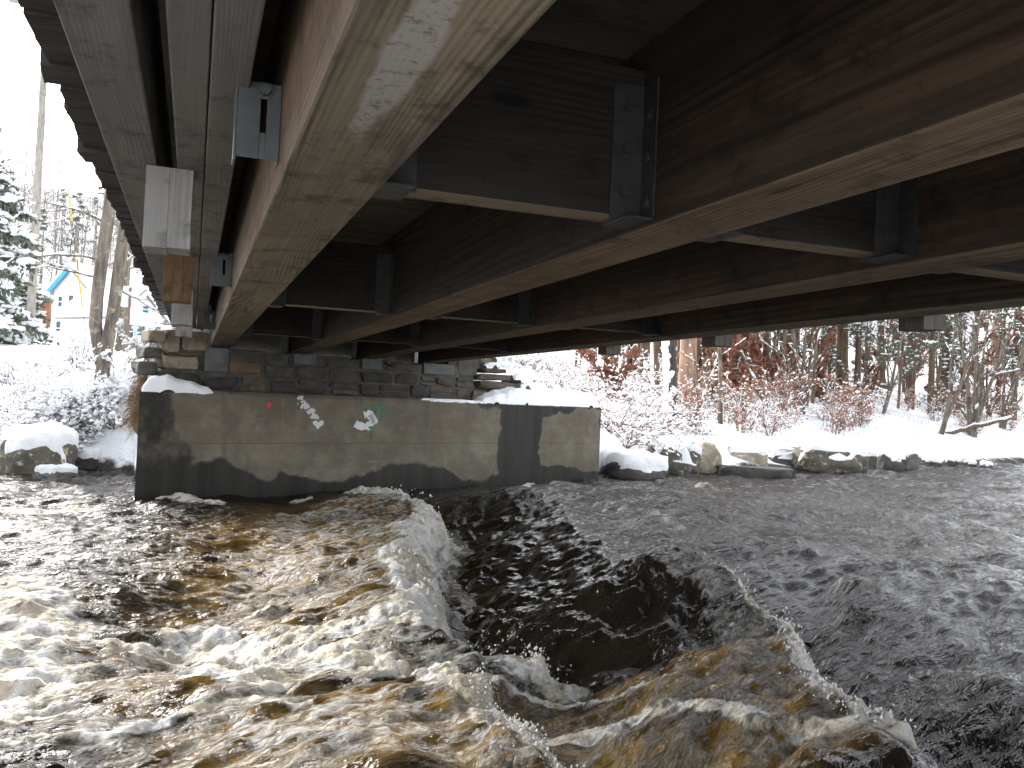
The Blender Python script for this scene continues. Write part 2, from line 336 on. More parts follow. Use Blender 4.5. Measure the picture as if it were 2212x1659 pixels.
def water_fields(X, Y):
    wx = X+.16*fbm(X*1.1, Y*1.1, 3, 21)+.085*fbm(X*4.5, Y*4.5, 3, 23); wy = Y+.16*fbm(X*1.1+7, Y*1.1, 3, 22)
    near = 1-sst(9, 22, np.hypot(X-2, Y-6))
    u = wx-np.interp(wy, FA[:, 0], FA[:, 1]); v = wx-np.interp(wy, FB[:, 0], FB[:, 1])
    pa = np.interp(u, [-8, -4, -2.6, -1.6, -1.0, -.55, -.25, -.06, .1, .35, .85, 1.7, 3., 5, 9], [0, -.04, .03, -.05, .04, .12, .17, .03, -.26, -.31, -.12, .22, .26, .18, .09])
    pb = np.interp(v, [-3, -1.8, -1.0, -.55, -.2, -.03, .1, .3, .7, 1.3, 2.4, 4], [0, 0, .03, .13, .2, .1, -.12, -.22, -.14, .0, .05, 0])
    ka = (.45+.55*sst(4.3, 5.4, Y))*sst(13.6, 12.3, Y)*np.where(Y < 2.0, sst(1.2, 2.0, Y), 1); kb = sst(6.7, 5.5, Y)*sst(1.2, 2.0, Y)
    z = ka*pa+kb*pb
    hump = lambda cx, cy, sx, sy, h, a=0.: h*np.exp(-(((X-cx)*math.cos(a)+(Y-cy)*math.sin(a))/sx)**2-((-(X-cx)*math.sin(a)+(Y-cy)*math.cos(a))/sy)**2)
    z = z+hump(3.35, 5.85, .7, .35, .12)+hump(4.15, 3.25, .5, .35, .15)+hump(.2, 4.75, .45, .5, .10)+hump(.15, 5.6, .5, .4, -.08)+hump(-.9, 6.6, .5, 1.1, .10)+hump(2.45, 3.5, .3, .5, .10)+hump(1.2, 3.7, .25, .45, -.1)+hump(.8, 3.4, .3, .3, .12)
    z = z+hump(5.3, 8.6, .45, .3, .10)+hump(4.9, 11.6, .8, .35, .09)+hump(1.9, 12.0, .8, .25, .06)+hump(.1, 12.2, .5, .2, .05)
    # ripples, stretched along the flow
    a = X*WD[0]+Y*WD[1]; b = -X*WD[1]+Y*WD[0]
    tur = .75+.35*sst(2.5, -1.5, u)*near+.55*sst(3.8, 6, X)-.62*near*np.exp(-((u-.9)/1.)**2)*sst(4, 5, Y)
    z = z+.06*tur*fbm(a*.7, b*1.3, 3, 31)+.042*tur*fbm(a*1.3+.3*b, b*3.6, 3, 35)+.016*fbm(a*5, b*9, 3, 38)*(.5+.5*near)*(.4+.6*np.clip(tur, 0, 1))
    # foam
    fo = np.zeros(X.shape)
    def band(px, wd, s):
        nonlocal fo; D = dist_pl(wx, wy, pl(px)); fo = np.maximum(fo, s*sst(wd*1.5, wd*.35, D))
    band([(790, 1082), (880, 1092), (950, 1122), (915, 1170), (885, 1250), (905, 1330), (860, 1370)], .30, .86)
    band([(700, 1385), (880, 1385), (1000, 1392), (1100, 1415), (1170, 1450)], .22, .72)
    band([(300, 1385), (450, 1352), (560, 1385), (580, 1430), (530, 1500), (430, 1490)], .22, .66)
    band([(600, 1400), (760, 1440), (950, 1480), (1040, 1500), (1100, 1570), (1190, 1640), (1240, 1700)], .13, .74)
    band([(1060, 1492), (1250, 1482), (1400, 1500), (1480, 1500)], .05, .72)
    band([(1500, 1312), (1600, 1362), (1680, 1430), (1710, 1520), (1755, 1590), (1850, 1630), (1960, 1690)], .10, .80)
    band([(1470, 1340), (1560, 1400), (1620, 1470), (1640, 1560)], .18, .36)
    band([(1240, 1545), (1400, 1560), (1560, 1590), (1700, 1640), (1850, 1659)], .10, .58)
    band([(0, 1265), (60, 1330), (100, 1400), (60, 1480), (0, 1550), (-120, 1600)], .32, .62)
    band([(-60, 1300), (30, 1360), (0, 1440)], .3, .58)
    band([(380, 1088), (430, 1094), (470, 1098)], .16, .62); band([(630, 1080), (665, 1080)], .10, .7)
    band([(1120, 1078), (1180, 1072), (1240, 1076)], .13, .75); band([(1380, 1140), (1430, 1160), (1450, 1195)], .16, .42)
    band([(30, 1100), (110, 1105), (170, 1098)], .3, .5)
    band([(0, 1630), (200, 1600), (420, 1560), (640, 1530)], .05, .6)
    fo = np.maximum(fo, .37*soft(wx, wy, [(560, 1120), (700, 1085), (900, 1090), (930, 1350), (700, 1390), (420, 1340), (480, 1200)], .35))
    fo = np.maximum(fo, .42*soft(wx, wy, [(280, 1370), (620, 1350), (1150, 1440), (1080, 1500), (700, 1500), (420, 1520)], .25))
    fo = np.maximum(fo, .34*soft(wx, wy, [(-200, 1250), (200, 1300), (420, 1400), (420, 1659), (-300, 1700)], .4))
    fo = np.maximum(fo, .38*soft(wx, wy, [(420, 1500), (1060, 1490), (1240, 1700), (300, 1720)], .2))
    fo = np.maximum(fo, .30*soft(wx, wy, [(1080, 1490), (1500, 1480), (1700, 1480), (1740, 1600), (1900, 1690), (1260, 1700)], .12))
    fo = np.maximum(fo, .26*soft(wx, wy, [(300, 1090), (560, 1100), (420, 1340), (0, 1330), (-200, 1150), (60, 1060)], .5))
    fo = np.maximum(fo, .20*sst(2., 8, X)*near)
    br = np.zeros(X.shape)
    for px, s, e in (([(440, 1130), (700, 1090), (930, 1085), (920, 1360), (560, 1390), (380, 1330), (430, 1220)], 1., .8), ([(80, 1380), (560, 1380), (700, 1500), (300, 1560), (60, 1540)], .7, .35),
                     ([(380, 1600), (700, 1500), (1100, 1500), (1250, 1700), (350, 1700)], .95, .2), ([(1080, 1490), (1500, 1440), (1700, 1450), (1740, 1600), (1900, 1700), (1260, 1700)], .8, .15), ([(-200, 1250), (150, 1300), (100, 1450), (-200, 1550)], .6, .4)):
        br = np.maximum(br, s*soft(wx, wy, px, e))
    foam = np.clip(fo, 0, 1)
    bil = 1-np.abs(fbm(X*4.2, Y*4.2, 4, 41)); bil2 = 1-np.abs(fbm(X*13, Y*13, 3, 44))
    z = z+sst(.35, .8, foam)*(.06*(bil-.55)+.028*(bil2-.55)+.012*fbm(X*26, Y*26, 2, 49))+.3*foam*.05*fbm(a*2.2, b*6, 3, 47)
    global CALM; CALM = near*np.exp(-((u-.9)/.95)**2)*sst(4.2, 5.2, Y)*sst(12.5, 10, Y)
    return z, foam, br
wx_ = axis_grid([(-80, -12, 2), (-12, -3, .16), (-3, -1, .035), (-1, 4.4, .020), (4.4, 7, .035), (7, 14, .08), (14, 40, .25), (40, 160, 3)])
wy_ = axis_grid([(-30, 1, 1.), (1, 2.4, .1), (2.4, 7.0, .019), (7.0, 13.2, .032), (13.2, 22, .10), (22, 34, .5), (34, 90, 2)])
_store = {}
def _wz(X, Y):
    z, f, b = water_fields(X, Y); _store['f'] = f; _store['b'] = b; _store['c'] = CALM; return z
wm, *_ = grid_mesh('river', wx_, wy_, _wz)
for k, nm in (('f', 'foam'), ('b', 'brown'), ('c', 'calm')):
    at = wm.attributes.new(nm, 'FLOAT', 'POINT'); at.data.foreach_set('value', _store[k].ravel().astype(np.float32))
n_ = NT('river_water', IOR=1.33); c0 = n_.oc(False)
rot = n_.node('VectorRotate', {'Vector': c0, 'Angle': -math.atan2(WD[1], WD[0])}, rotation_type='Z_AXIS')
wrp = n_.noise(rot, 1.3, 3., .55, out='Color')
cw = n_.node('VectorMath', {0: rot, 1: n_.scale(n_.node('VectorMath', {0: wrp, 1: (.5, .5, .5)}, operation='SUBTRACT'), (.45, .3, .2))}, operation='ADD')
ridge = lambda sc, v, det: n_.math('SUBTRACT', 1., n_.math('ABSOLUTE', n_.mul(n_.math('SUBTRACT', n_.noise(n_.scale(cw, sc), v, det, .6), .5), 4.)))
s1 = ridge((1., 2.6, 1.), 2.2, 4.); s2 = ridge((1., 1.7, 1.), 6.5, 4.)
fineN = n_.noise(n_.scale(cw, (1., 1.6, 1.)), 22., 6., .75)
strk = n_.math('ADD', n_.math('ADD', n_.mul(s1, .40), n_.mul(s2, .30)), n_.mul(fineN, .45))
fa = n_.attr('foam'); ba = n_.attr('brown')
thr = n_.math('SUBTRACT', 1.17, n_.mul(fa, 1.02))
foamF = n_.rng(n_.math('SUBTRACT', strk, thr), -.15, .24)
brF = n_.mul(ba, n_.rng(n_.noise(n_.scale(cw, (1, 2.2, 1)), 1.9, 5., .65), .30, .60))
water_c = n_.mix(brF, (.0165, .013, .0095), n_.mix(n_.rng(n_.noise(cw, 3.1, 3., .6), .35, .7), (.115, .066, .017), (.28, .178, .057)))
foam_c = n_.mix(n_.rng(n_.noise(cw, 4.5, 4., .65), .4, .62), (.60, .54, .43), (.80, .795, .78))
n_.set(n_.b, 'Specular IOR Level', n_.rng(foamF, 0., 1., .5, .3))
slick = n_.rng(n_.noise(n_.scale(cw, (.35, .9, 1.)), 1.0, 4., .6), .34, .62, .35, 1.25)
h = n_.math('ADD', n_.math('ADD', n_.mul(n_.noise(n_.scale(cw, (.75, 2.6, 1.)), 4.6, 4., .55), 1.25), n_.mul(n_.noise(n_.scale(cw, (.8, 2.2, 1.)), 17., 3., .6), .26)), n_.mul(foamF, .08))
h2 = n_.mul(n_.math('ADD', n_.noise(c0, 75., 4., .7), n_.mul(n_.noise(n_.scale(cw, (1., 1.5, 1.)), 20., 5., .65), 1.6)), foamF)
nb = n_.bump(h2, .7, .035, n_.bump(h, n_.mul(slick, n_.rng(n_.attr('calm'), 0., 1., .72, .2)), .12))
MAT['river'] = n_.fin(n_.mix(foamF, water_c, foam_c), n_.rng(foamF, 0., 1., .085, .75), nb)
river = tag(obj('river', wm, MAT['river']), 'fast tannin brown river with white rapids under the bridge', None, None, 'structure')
# spray: droplets and ragged tongues thrown up along the foam fronts
MAT['foam'] = simple('foam_spray', (.72, .70, .66), (.82, .82, .81), 30., .6, .4, .01)
rs = np.random.RandomState(5); mb = MB()
def spray(px, count, spread, hmax, rmin=.002, rmax=.008, inset=0.):
    P = pl(px); seg = np.diff(P, axis=0); L = np.hypot(*seg.T); k = rs.choice(len(L), count, p=L/L.sum()); t = rs.rand(count)
    q = P[k]+seg[k]*t[:, None]+rs.randn(count, 2)*spread
    clump = sst(-.1, .6, fbm(q[:, 0]*2.3, q[:, 1]*2.3, 2, 61))
    z, _, _ = water_fields(q[:, 0], q[:, 1]); hh = rs.rand(count)**2.2*hmax*(.25+clump)
    r = (rmin+(rmax-rmin)*rs.rand(count)**3)
    mb.blobs(np.stack([q[:, 0], q[:, 1], z+hh], 1), np.stack([r, r, r*(1+rs.rand(count))], 1), rs, 1 if rmax > .012 else 0, .25)
spray([(860, 1085), (960, 1122), (920, 1180), (930, 1260), (935, 1340)], 1300, .11, .18, .003, .014)
spray([(1000, 1390), (1100, 1405), (1180, 1450)], 1000, .07, .18, .002, .010)
spray([(1500, 1312), (1600, 1362), (1690, 1425), (1740, 1530), (1800, 1600), (1940, 1659)], 1400, .055, .13, .0015, .009)
spray([(1040, 1500), (1100, 1570), (1240, 1670)], 900, .05, .12, .0015, .008)
spray([(560, 1385), (590, 1430), (540, 1500)], 500, .06, .10, .0015, .006)
spray([(930, 1250), (1100, 1330), (1250, 1380)], 160, .25, .06, .0015, .005)
tag(mb.build('foam_spray', MAT['foam'], river), None, None, None, 'stuff')
# ------------------------------------------------------------------ timber bridge
bridge = thing('timber_bridge', (2.2, 6, 2.24), 'old timber beam bridge seen from below, spanning the river to the stone and concrete abutment', 'bridge')
BI = bridge.matrix_world.inverted()
bridge.location = (0, 0, 0)
ZB, ZT, BW = 2.24, 2.90, .29
BX = [.21, 1.44, 2.655, 3.87]
def beam_end(x): return wall_y(x)+.92
def prism(mb, xy, z0, z1):
    n = len(xy); v = [(x, y, z0) for x, y in xy]+[(x, y, z1) for x, y in xy]
    q = [[i, (i+1) % n, n+(i+1) % n, n+i] for i in range(n)]
    mb.add(v, q+[[3, 2, 1, 0], [4, 5, 6, 7]] if n == 4 else q)
beams = []
for i, x in enumerate(BX):
    m = MB(); prism(m, [(x, -3.2), (x+BW, -3.2), (x+BW, beam_end(x+BW)), (x, beam_end(x))], ZB, ZT-.004)
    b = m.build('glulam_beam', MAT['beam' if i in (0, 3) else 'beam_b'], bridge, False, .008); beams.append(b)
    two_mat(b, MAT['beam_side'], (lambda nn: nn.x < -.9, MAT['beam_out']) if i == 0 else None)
b0 = beams[0]
rs = np.random.RandomState(3)
# deck planks
yk = -3.0; k = 0
while yk < 16.4:
    wd = .235+.05*rs.rand(); xa = -.60-.022*rs.rand()-(.04 if rs.rand() > .86 else 0); xb = 5.0+.05*rs.rand(); dz = .004*rs.rand()
    m = MB(); t0, t1 = -.006*rs.rand(), .004*rs.rand()
    ny = 14
    xs = np.concatenate([[xa], np.linspace(xa+.12, xa+.5, 3), np.linspace(.5, xb, 6)])
    sag = np.where(xs < 0, -(.03*rs.rand()**3)*np.clip((-.3-xs)/.35, 0, 1)**1.5, 0)
    skew = .022*(rs.rand()-.5)
    v = []
    for j, (xx, sg) in enumerate(zip(xs, sag)):
        ex = skew if j == 0 else 0
        for yy, zz in ((yk+.004, ZT+dz+t0*(xx < -.3)), (yk+wd-.004, ZT+dz+t1*(xx < -.3)), (yk+wd-.004, ZT+.085+dz), (yk+.004, ZT+.085+dz)):
            v.append((xx+(ex if yy > yk+.1 else -ex), yy, zz+sg))
    q = []
    for j in range(len(xs)-1):
        for a in range(4): q.append([j*4+a, j*4+(a+1) % 4, (j+1)*4+(a+1) % 4, (j+1)*4+a])
    e = (len(xs)-1)*4
    m.add(v, q+[[3, 2, 1, 0], [e, e+1, e+2, e+3]]); m.build('deck_plank', MAT['deck'], bridge, False); yk += wd; k += 1
# snow lying on the deck
m = MB(); gxs = np.linspace(-.55, 4.95, 24); gys = np.linspace(-2.9, 16.2, 90); X, Y = np.meshgrid(gxs, gys, indexing='ij')
edge = np.minimum(np.minimum(X+.56, 4.96-X)*5, 1); zt = ZT+.09+edge*(.12+.04*fbm(X*1.5, Y*1.5, 3, 71))
ii = np.arange(23)[:, None]*90+np.arange(89)[None]
m.add(np.stack([X, Y, zt], -1).reshape(-1, 3), np.stack([ii, ii+90, ii+91, ii+1], -1).reshape(-1, 4)); m.build('deck_snow', MAT['snow'], bridge)
# edge stringers under the left and right deck edges
for x0, x1, z0, z1 in ((-.355, -.182, 2.52, 2.895), (-.145, -.108, 2.70, 2.895), (-.104, .0, 2.52, 2.895), (.004, .115, 2.515, 2.895), (4.22, 4.33, 2.52, 2.895), (4.40, 4.50, 2.52, 2.895), (4.57, 4.74, 2.52, 2.895)):
    m = MB(); m.box((x0, -3., z0), (x1, wall_y(x0)+1.1, z1)); m.build('edge_stringer', MAT['grey_y'], bridge, False, .006)
# rail posts of laminated boards, with rails above the deck
def rail_post(xa, xb, y, z0, nl, mat, d=.19):
    m = MB(); cap = MB(); p = None
    wds = (xb-xa)/nl
    for j in range(nl):
        m = MB(); m.box((xa+j*wds+.0004, y-.0012*((j*7) % 3), z0+.002*((j*5) % 3)), (xa+(j+1)*wds-.0004, y+d, 2.52 if True else 0))
        o = m.build('post_board' if p else 'rail_post', MAT[mat], p or bridge, False, .0015); p = p or o
    m = MB(); m.box((xa+.02, y+.03, 3.05), (xb-.02, y+d-.03, 4.0)); m.build('post_shaft', MAT[mat], p, False, .006)
for j, y in enumerate((3.72, 6.02, 8.30, 10.25)):
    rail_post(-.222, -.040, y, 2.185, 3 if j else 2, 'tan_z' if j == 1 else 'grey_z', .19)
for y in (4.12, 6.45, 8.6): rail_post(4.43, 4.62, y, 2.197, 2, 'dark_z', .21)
for x0 in (-.23, 4.46):
    for z0 in (3.42, 3.8):
        m = MB(); m.box((x0, -3, z0), (x0+.06, 14, z0+.2)); m.build('guard_rail', MAT['grey_y'], bridge, False, .006)
# cross blocks (diaphragms) with corner angles and bolts
def bolt(mb, p, axis, r=.017, h=.012):
    a = np.arange(6)*np.pi/3; e = [np.zeros(3), np.zeros(3)]; ax = abs(axis)-1; o = [i for i in range(3) if i != ax]
    def ring(rr, off):
        v = np.tile(np.array(p, float), (6, 1)); v[:, o[0]] += rr*np.cos(a); v[:, o[1]] += rr*np.sin(a); v[:, ax] += off*np.sign(axis); return v
    w = np.vstack([ring(r*1.6, 0), ring(r*1.6, .003), ring(r, .003), ring(r, h)])
    q = [[l*6+i, l*6+(i+1) % 6, (l+1)*6+(i+1) % 6, (l+1)*6+i] for l in range(3) for i in range(6)]
    mb.add(w, q+[[18, 19, 20, 21], [18, 21, 22, 23]])
BOLT = {}
for k_, ax_ in ((2, -2), (1, 1), (-1, -1)):
    m = MB(); bolt(m, (0, 0, 0), ax_); BOLT[k_] = m.mesh('bolt', False)
for i in range(3):
    xa, xb = BX[i]+BW+.003, BX[i+1]-.003
    for y in (2.57+.04*i, 6.55, 10.3):
        zb = ZB+.035
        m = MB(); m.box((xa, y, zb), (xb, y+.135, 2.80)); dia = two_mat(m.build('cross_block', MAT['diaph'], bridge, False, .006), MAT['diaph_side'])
        for side in (0, 1):
            m = MB(); xs = xb if side else xa; sg = -1 if side else 1; t = .008
            lo, hi = sorted((xs, xs+sg*.125)); m.box((lo, y-t-.001, zb-.012), (hi, y-.001, 2.74))
            lo, hi = sorted((xs+sg*.001, xs+sg*(t+.001))); m.box((lo, y-.10, zb-.012), (hi, y-t-.0015, 2.74))
            lo, hi = sorted((xs, xs+sg*.10)); m.box((lo, y-.09, zb-.022), (hi, y+.10, zb-.0125))
            br = m.build('corner_angle', MAT['steel_dk'], dia, False, .002)
            for zz in (zb+.10, zb+.25, zb+.40):
                o = obj('bolt', BOLT[2], MAT['steel_dk'], dia); o.location = (xs+sg*.075, y-t-.001, zz-.02)
            for zz in (zb+.05, zb+.20, zb+.35):
                o = obj('bolt', BOLT[sg], MAT['steel_dk'], dia); o.location = (xs+sg*(t+.001), y-.055, zz)
# galvanised tie brackets on the outer side of the first beam
for y in (2.60, 6.02, 10.6):
    m = MB(); x0, x1, z0, z1 = .085, .2085, 2.31, 2.54
    # face plate with a vertical slot
    sx0, sx1, s0, s1_ = .150, .168, 2.39, 2.50
    for lo, hi in (((x0, y, z0), (sx0, y+.008, z1)), ((sx1, y, z0), (x1, y+.008, z1)), ((sx0, y, z0), (sx1, y+.008, s0)), ((sx0, y, s1_), (sx1, y+.008, z1))): m.box(lo, hi)
    m.box((x0-.008, y-.001, z0-.012), (x0, y+.085, z1)); m.box((x1-.004, y+.009, z0), (x1, y+.085, z1))
    o = m.build('tie_bracket', MAT['steel'], bridge, False, .002)
    m = MB(); bolt(m, (.159, y-.001, 2.515), -2, .018, .022); m.build('bolt', MAT['steel'], o, False)
# timber end panels between the beam ends
for i in range(3):
    xa, xb = BX[i]+BW+.004, BX[i+1]-.004; m = MB()
    prism(m, [(xa, wall_y(xa)+.72), (xb-.12, wall_y(xb-.12)+.72), (xb-.12, wall_y(xb-.12)+.86), (xa, wall_y(xa)+.86)], 2.225, 2.88); m.build('end_panel', MAT['grey_y'], bridge, False, .005)
# ------------------------------------------------------------------ concrete abutment
def wp(s, z, off=0.): return WL+WD*s+WN*off+np.array([0, 0, z])
def wsz(px, py, off=0.):
    q = atplane(px, py, WL+WN*off, WN); return np.array([(q-WL)@WD, q[2]])
WLEN = 9.14
abut = thing('concrete_abutment', WL, 'stained grey concrete abutment block standing in the river with spray paint marks', 'abutment'); abut.location = (0, 0, 0)
z4 = lambda x, y: ((500+x/2.074)*.54, (1250+y/2.074)*.54); z5 = lambda x, y: ((1400+x/2.011)*.54, (1250+y/2.011)*.54)
zg = lambda x, y: ((1000+x*.31646)*.54, (1550+y*.31646)*.54)
dry1 = [z4(*p) for p in ((400, 640), (398, 800), (385, 1000), (470, 1080), (545, 1120), (560, 1255), (700, 1240), (830, 1215), (900, 1260), (1000, 1300), (1100, 1370), (1200, 1395), (1290, 1325), (1450, 1365), (1680, 1405), (1850, 1380), (2000, 1330))]+[z5(*p) for p in ((160, 1290), (320, 1230), (560, 1215), (700, 1240), (830, 1290), (920, 1350), (1030, 1370), (1180, 1300), (1190, 1100), (1200, 950), (1222, 780), (1140, 758), (1100, 802), (1040, 772), (960, 735), (940, 690), (0, 640))]
dry2 = [z5(*p) for p in ((1545, 850), (1600, 842), (1680, 790), (1750, 826), (1830, 770), (2012, 765), (2008, 1275), (1900, 1275), (1700, 1225), (1530, 1240), (1508, 1070), (1545, 950))]
d1 = np.array([wsz(*p) for p in dry1]); d2 = np.array([wsz(*p) for p in dry2])
m = MB(); CH = .055
NS, NZ = 300, 74
ss = np.linspace(0, WLEN, NS); zz = np.linspace(-1., WTOP-CH, NZ-4); prof = [(0., z) for z in zz]+[(CH*.5, WTOP-CH*.5), (CH, WTOP), (.9, WTOP+.012), (1.6, WTOP+.012)]
V = np.array([[wp(s, z, o)+np.array([-WN[0]*o, 0*o, 0])+np.array([0, -WN[1]*o+o, 0]) if False else wp(s, z)+np.array([0, o*1.05, 0]) for o, z in prof] for s in ss])
i_ = np.arange(NS-1)[:, None]*NZ+np.arange(NZ-1)[None]
m.add(V.reshape(-1, 3), np.stack([i_, i_+NZ, i_+NZ+1, i_+1], -1).reshape(-1, 4))
for e in (0, NS-1):                                   # end faces run parallel to the road
    a = V[e]; bk = a+np.array([0, 1.6, 0]); k_ = len(a); m.add(np.vstack([a, bk]), [[j, j+1, k_+j+1, k_+j] for j in range(k_-1)])
am = m.mesh('wall', False)
sv = np.repeat(ss, NZ); zv = np.tile([z for _, z in prof], NS)
sw = sv+.05*fbm(sv*3, zv*3, 3, 51); zw = zv+.05*fbm(sv*3+9, zv*3, 3, 52)
def softp(P, e):
    D = dist_pl(sw, zw, np.vstack([P, P[:1]])); return np.where(inpoly(sw, zw, P), sst(-e, e, D), sst(-e, e, -D))
dry = np.maximum(softp(d1, .11), softp(d2, .05)); dry = np.maximum(dry, .46*sst(1.35, .9, sw)*sst(.15, .7, zw)*(.8+.35*fbm(sv*2.5, zv*.8, 3, 57)))
vals = np.zeros(len(am.vertices), np.float32); vals[:len(dry)] = dry
at = am.attributes.new('dry', 'FLOAT', 'POINT'); at.data.foreach_set('value', vals)
n_ = NT('stained_concrete'); c_ = n_.oc(False)
rot = n_.node('VectorRotate', {'Vector': c_, 'Angle': -math.atan2(WD[1], WD[0])}, rotation_type='Z_AXIS')
b1 = n_.noise(rot, 1.1, 5., .6); brd = n_.noise(n_.scale(rot, (.5, 1., 7.)), 1.6, 4., .6); ver = n_.noise(n_.scale(rot, (4.5, 1., .35)), 1., 4., .6)
col = n_.mix(n_.rng(b1, .3, .7), (.125, .108, .083), (.205, .182, .145)); col = n_.mix(n_.rng(brd, .4, .65, 0., .5), col, (.16, .143, .11))
col = n_.mix(n_.rng(ver, .55, .75, 0., .5), col, (.065, .06, .047)); col = n_.mix(n_.rng(n_.noise(rot, 26., 4., .7), .62, .75, 0., .5), col, (.09, .08, .065))
zc_ = n_.node('SeparateXYZ', {0: rot}, out=2)
for zl_, wl_, kl_ in ((.80, .006, .7), (1.18, .004, .35), (.42, .004, .35)):
    ln = n_.math('ABSOLUTE', n_.math('SUBTRACT', n_.math('ADD', zc_, n_.mul(n_.math('SUBTRACT', n_.noise(n_.scale(rot, (1.2, 1., 1.)), 2., 3.), .5), .03)), zl_)); col = n_.mix(n_.rng(ln, 0., wl_*2, kl_, 0.), col, (.06, .052, .04))
mot = n_.noise(rot, 3.4, 6., .7); col = n_.mix(n_.rng(mot, .35, .68, .55, 0.), col, (.085, .075, .057)); eff = n_.noise(n_.scale(rot, (1.6, 1., 5.)), 2.2, 6., .7); col = n_.mix(n_.rng(eff, .58, .75, 0., .45), col, (.27, .25, .21))
pit = n_.node('TexVoronoi', {'Vector': rot, 'Scale': 3.2}, out='Distance'); col = n_.mix(n_.rng(pit, .02, .05, .6, 0.), col, (.08, .07, .06))
wet = n_.mix(n_.rng(ver, .35, .65), (.011, .0102, .0085), (.026, .0235, .019))
dA = n_.rng(n_.math('ADD', n_.attr('dry'), n_.mul(n_.math('SUBTRACT', n_.noise(rot, 9., 4., .65), .5), .55)), .25, .72)
MAT['concrete'] = n_.fin(n_.mix(dA, wet, col), n_.rng(dA, 0., 1., .5, .85), n_.bump(n_.math('ADD', n_.noise(rot, 30., 5., .65), n_.mul(brd, .8)), .35, .008))
MAT['concrete'].node_tree.nodes['Principled BSDF'].inputs['Specular IOR Level'].default_value = .25
o = obj('wall', am, MAT['concrete'], abut)
# spray paint
def paint(name, r, g, b): n = NT(name); c = n.oc(False); return n.fin(n.mix(n.rng(n.noise(c, 40., 3.), .35, .6), (r*.8, g*.8, b*.8), (r, g, b)), .6)
PM = dict(w=paint('white_paint', .62, .64, .66), g=paint('green_paint', .02, .16, .085), r=paint('red_paint', .55, .03, .06), o=paint('orange_paint', .20, .13, .065))
def stroke(mb, pts, wd, off=-.003):
    P = np.array([wsz(*zg(*p)) for p in pts]);
    Q = [P[0]]
    for a, b in zip(P[:-1], P[1:]):
        k = max(1, int(np.linalg.norm(b-a)/.03))
        Q += [a+(b-a)*(t+1)/k for t in range(k)]
    Q = np.array(Q); T = np.gradient(Q, axis=0); T /= np.linalg.norm(T, axis=1)[:, None]+1e-9; Nn = np.stack([-T[:, 1], T[:, 0]], 1)
    ww = wd*.5*(.75+.5*np.random.RandomState(len(pts)).rand(len(Q)))[:, None]
    A = Q+Nn*ww; B = Q-Nn*ww
    v = np.array([wp(*a, off) for a in A]+[wp(*b, off) for b in B]); n = len(Q)
    mb.add(v, [[i, i+1, n+i+1, n+i] for i in range(n-1)])
def poly_paint(mb, pts, off=-.0035):
    P = np.array([wsz(*zg(*p)) for p in pts]); c = P.mean(0); v = np.array([wp(*p, off) for p in P]+[wp(*c, off)]); n = len(P)
    mb.add(v, None, [[i, (i+1) % n, n] for i in range(n)])
m = MB(); a = np.linspace(0, 6.28, 13)[:-1]; poly_paint(m, [(240+33*math.cos(t), 215+30*math.sin(t)) for t in a]); stroke(m, [(236, 240), (234, 290)], .02); m.build('red_paint_dot', PM['r'], abut, False)
m = MB(); stroke(m, [(418, 145), (418, 235)], .05); stroke(m, [(416, 235), (410, 330), (406, 480)], .012); m.build('orange_paint_drip', PM['o'], abut, False)
m = MB()
for p, wd in (([(605, 150), (625, 122), (660, 118), (650, 155)], .045), ([(625, 125), (655, 150)], .05), ([(640, 185), (690, 172), (698, 195)], .03), ([(597, 205), (610, 205)], .03), ([(650, 265), (660, 225), (715, 205), (745, 240), (700, 270), (690, 225)], .045), ([(690, 250), (750, 235)], .06),
              ([(720, 320), (790, 275), (812, 290), (790, 345)], .045), ([(735, 325), (800, 290)], .05), ([(795, 335), (815, 360)], .03), ([(770, 390), (800, 350), (840, 355), (862, 395), (825, 370)], .045), ([(800, 380), (868, 385)], .05)): stroke(m, p, wd)
m.build('white_paint_script', PM['w'], abut, False)
m = MB(); poly_paint(m, [(862, 450), (850, 425), (815, 418), (792, 440), (800, 470), (830, 490), (852, 530), (885, 495), (925, 470), (934, 435), (910, 415), (880, 422)]); m.build('white_paint_heart', PM['w'], abut, False)
m = MB()
stroke(m, [(1440, 345), (1480, 330), (1530, 345), (1560, 390), (1575, 430), (1545, 465), (1490, 490), (1430, 495), (1370, 480), (1330, 455)], .12); stroke(m, [(1500, 350), (1545, 400), (1540, 450)], .10); m.build('white_paint_swoosh', PM['w'], abut, False)
m = MB()
for p, wd in (([(1455, 310), (1490, 265), (1560, 235), (1640, 195), (1675, 195), (1660, 240), (1672, 260), (1620, 290), (1565, 330)], .035), ([(1605, 265), (1570, 330)], .03), ([(1650, 310), (1662, 370), (1648, 420)], .03), ([(1640, 375), (1685, 370)], .028), ([(1710, 350), (1740, 352)], .03), ([(1735, 300), (1765, 300), (1762, 325), (1738, 322)], .05), ([(1330, 380), (1335, 435)], .03), ([(1395, 385), (1412, 430)], .02), ([(1290, 440), (1330, 445)], .04), ([(1500, 510), (1560, 500), (1590, 470)], .04)): stroke(m, p, wd, -.0045)
m.build('green_paint_scribble', PM['g'], abut, False)
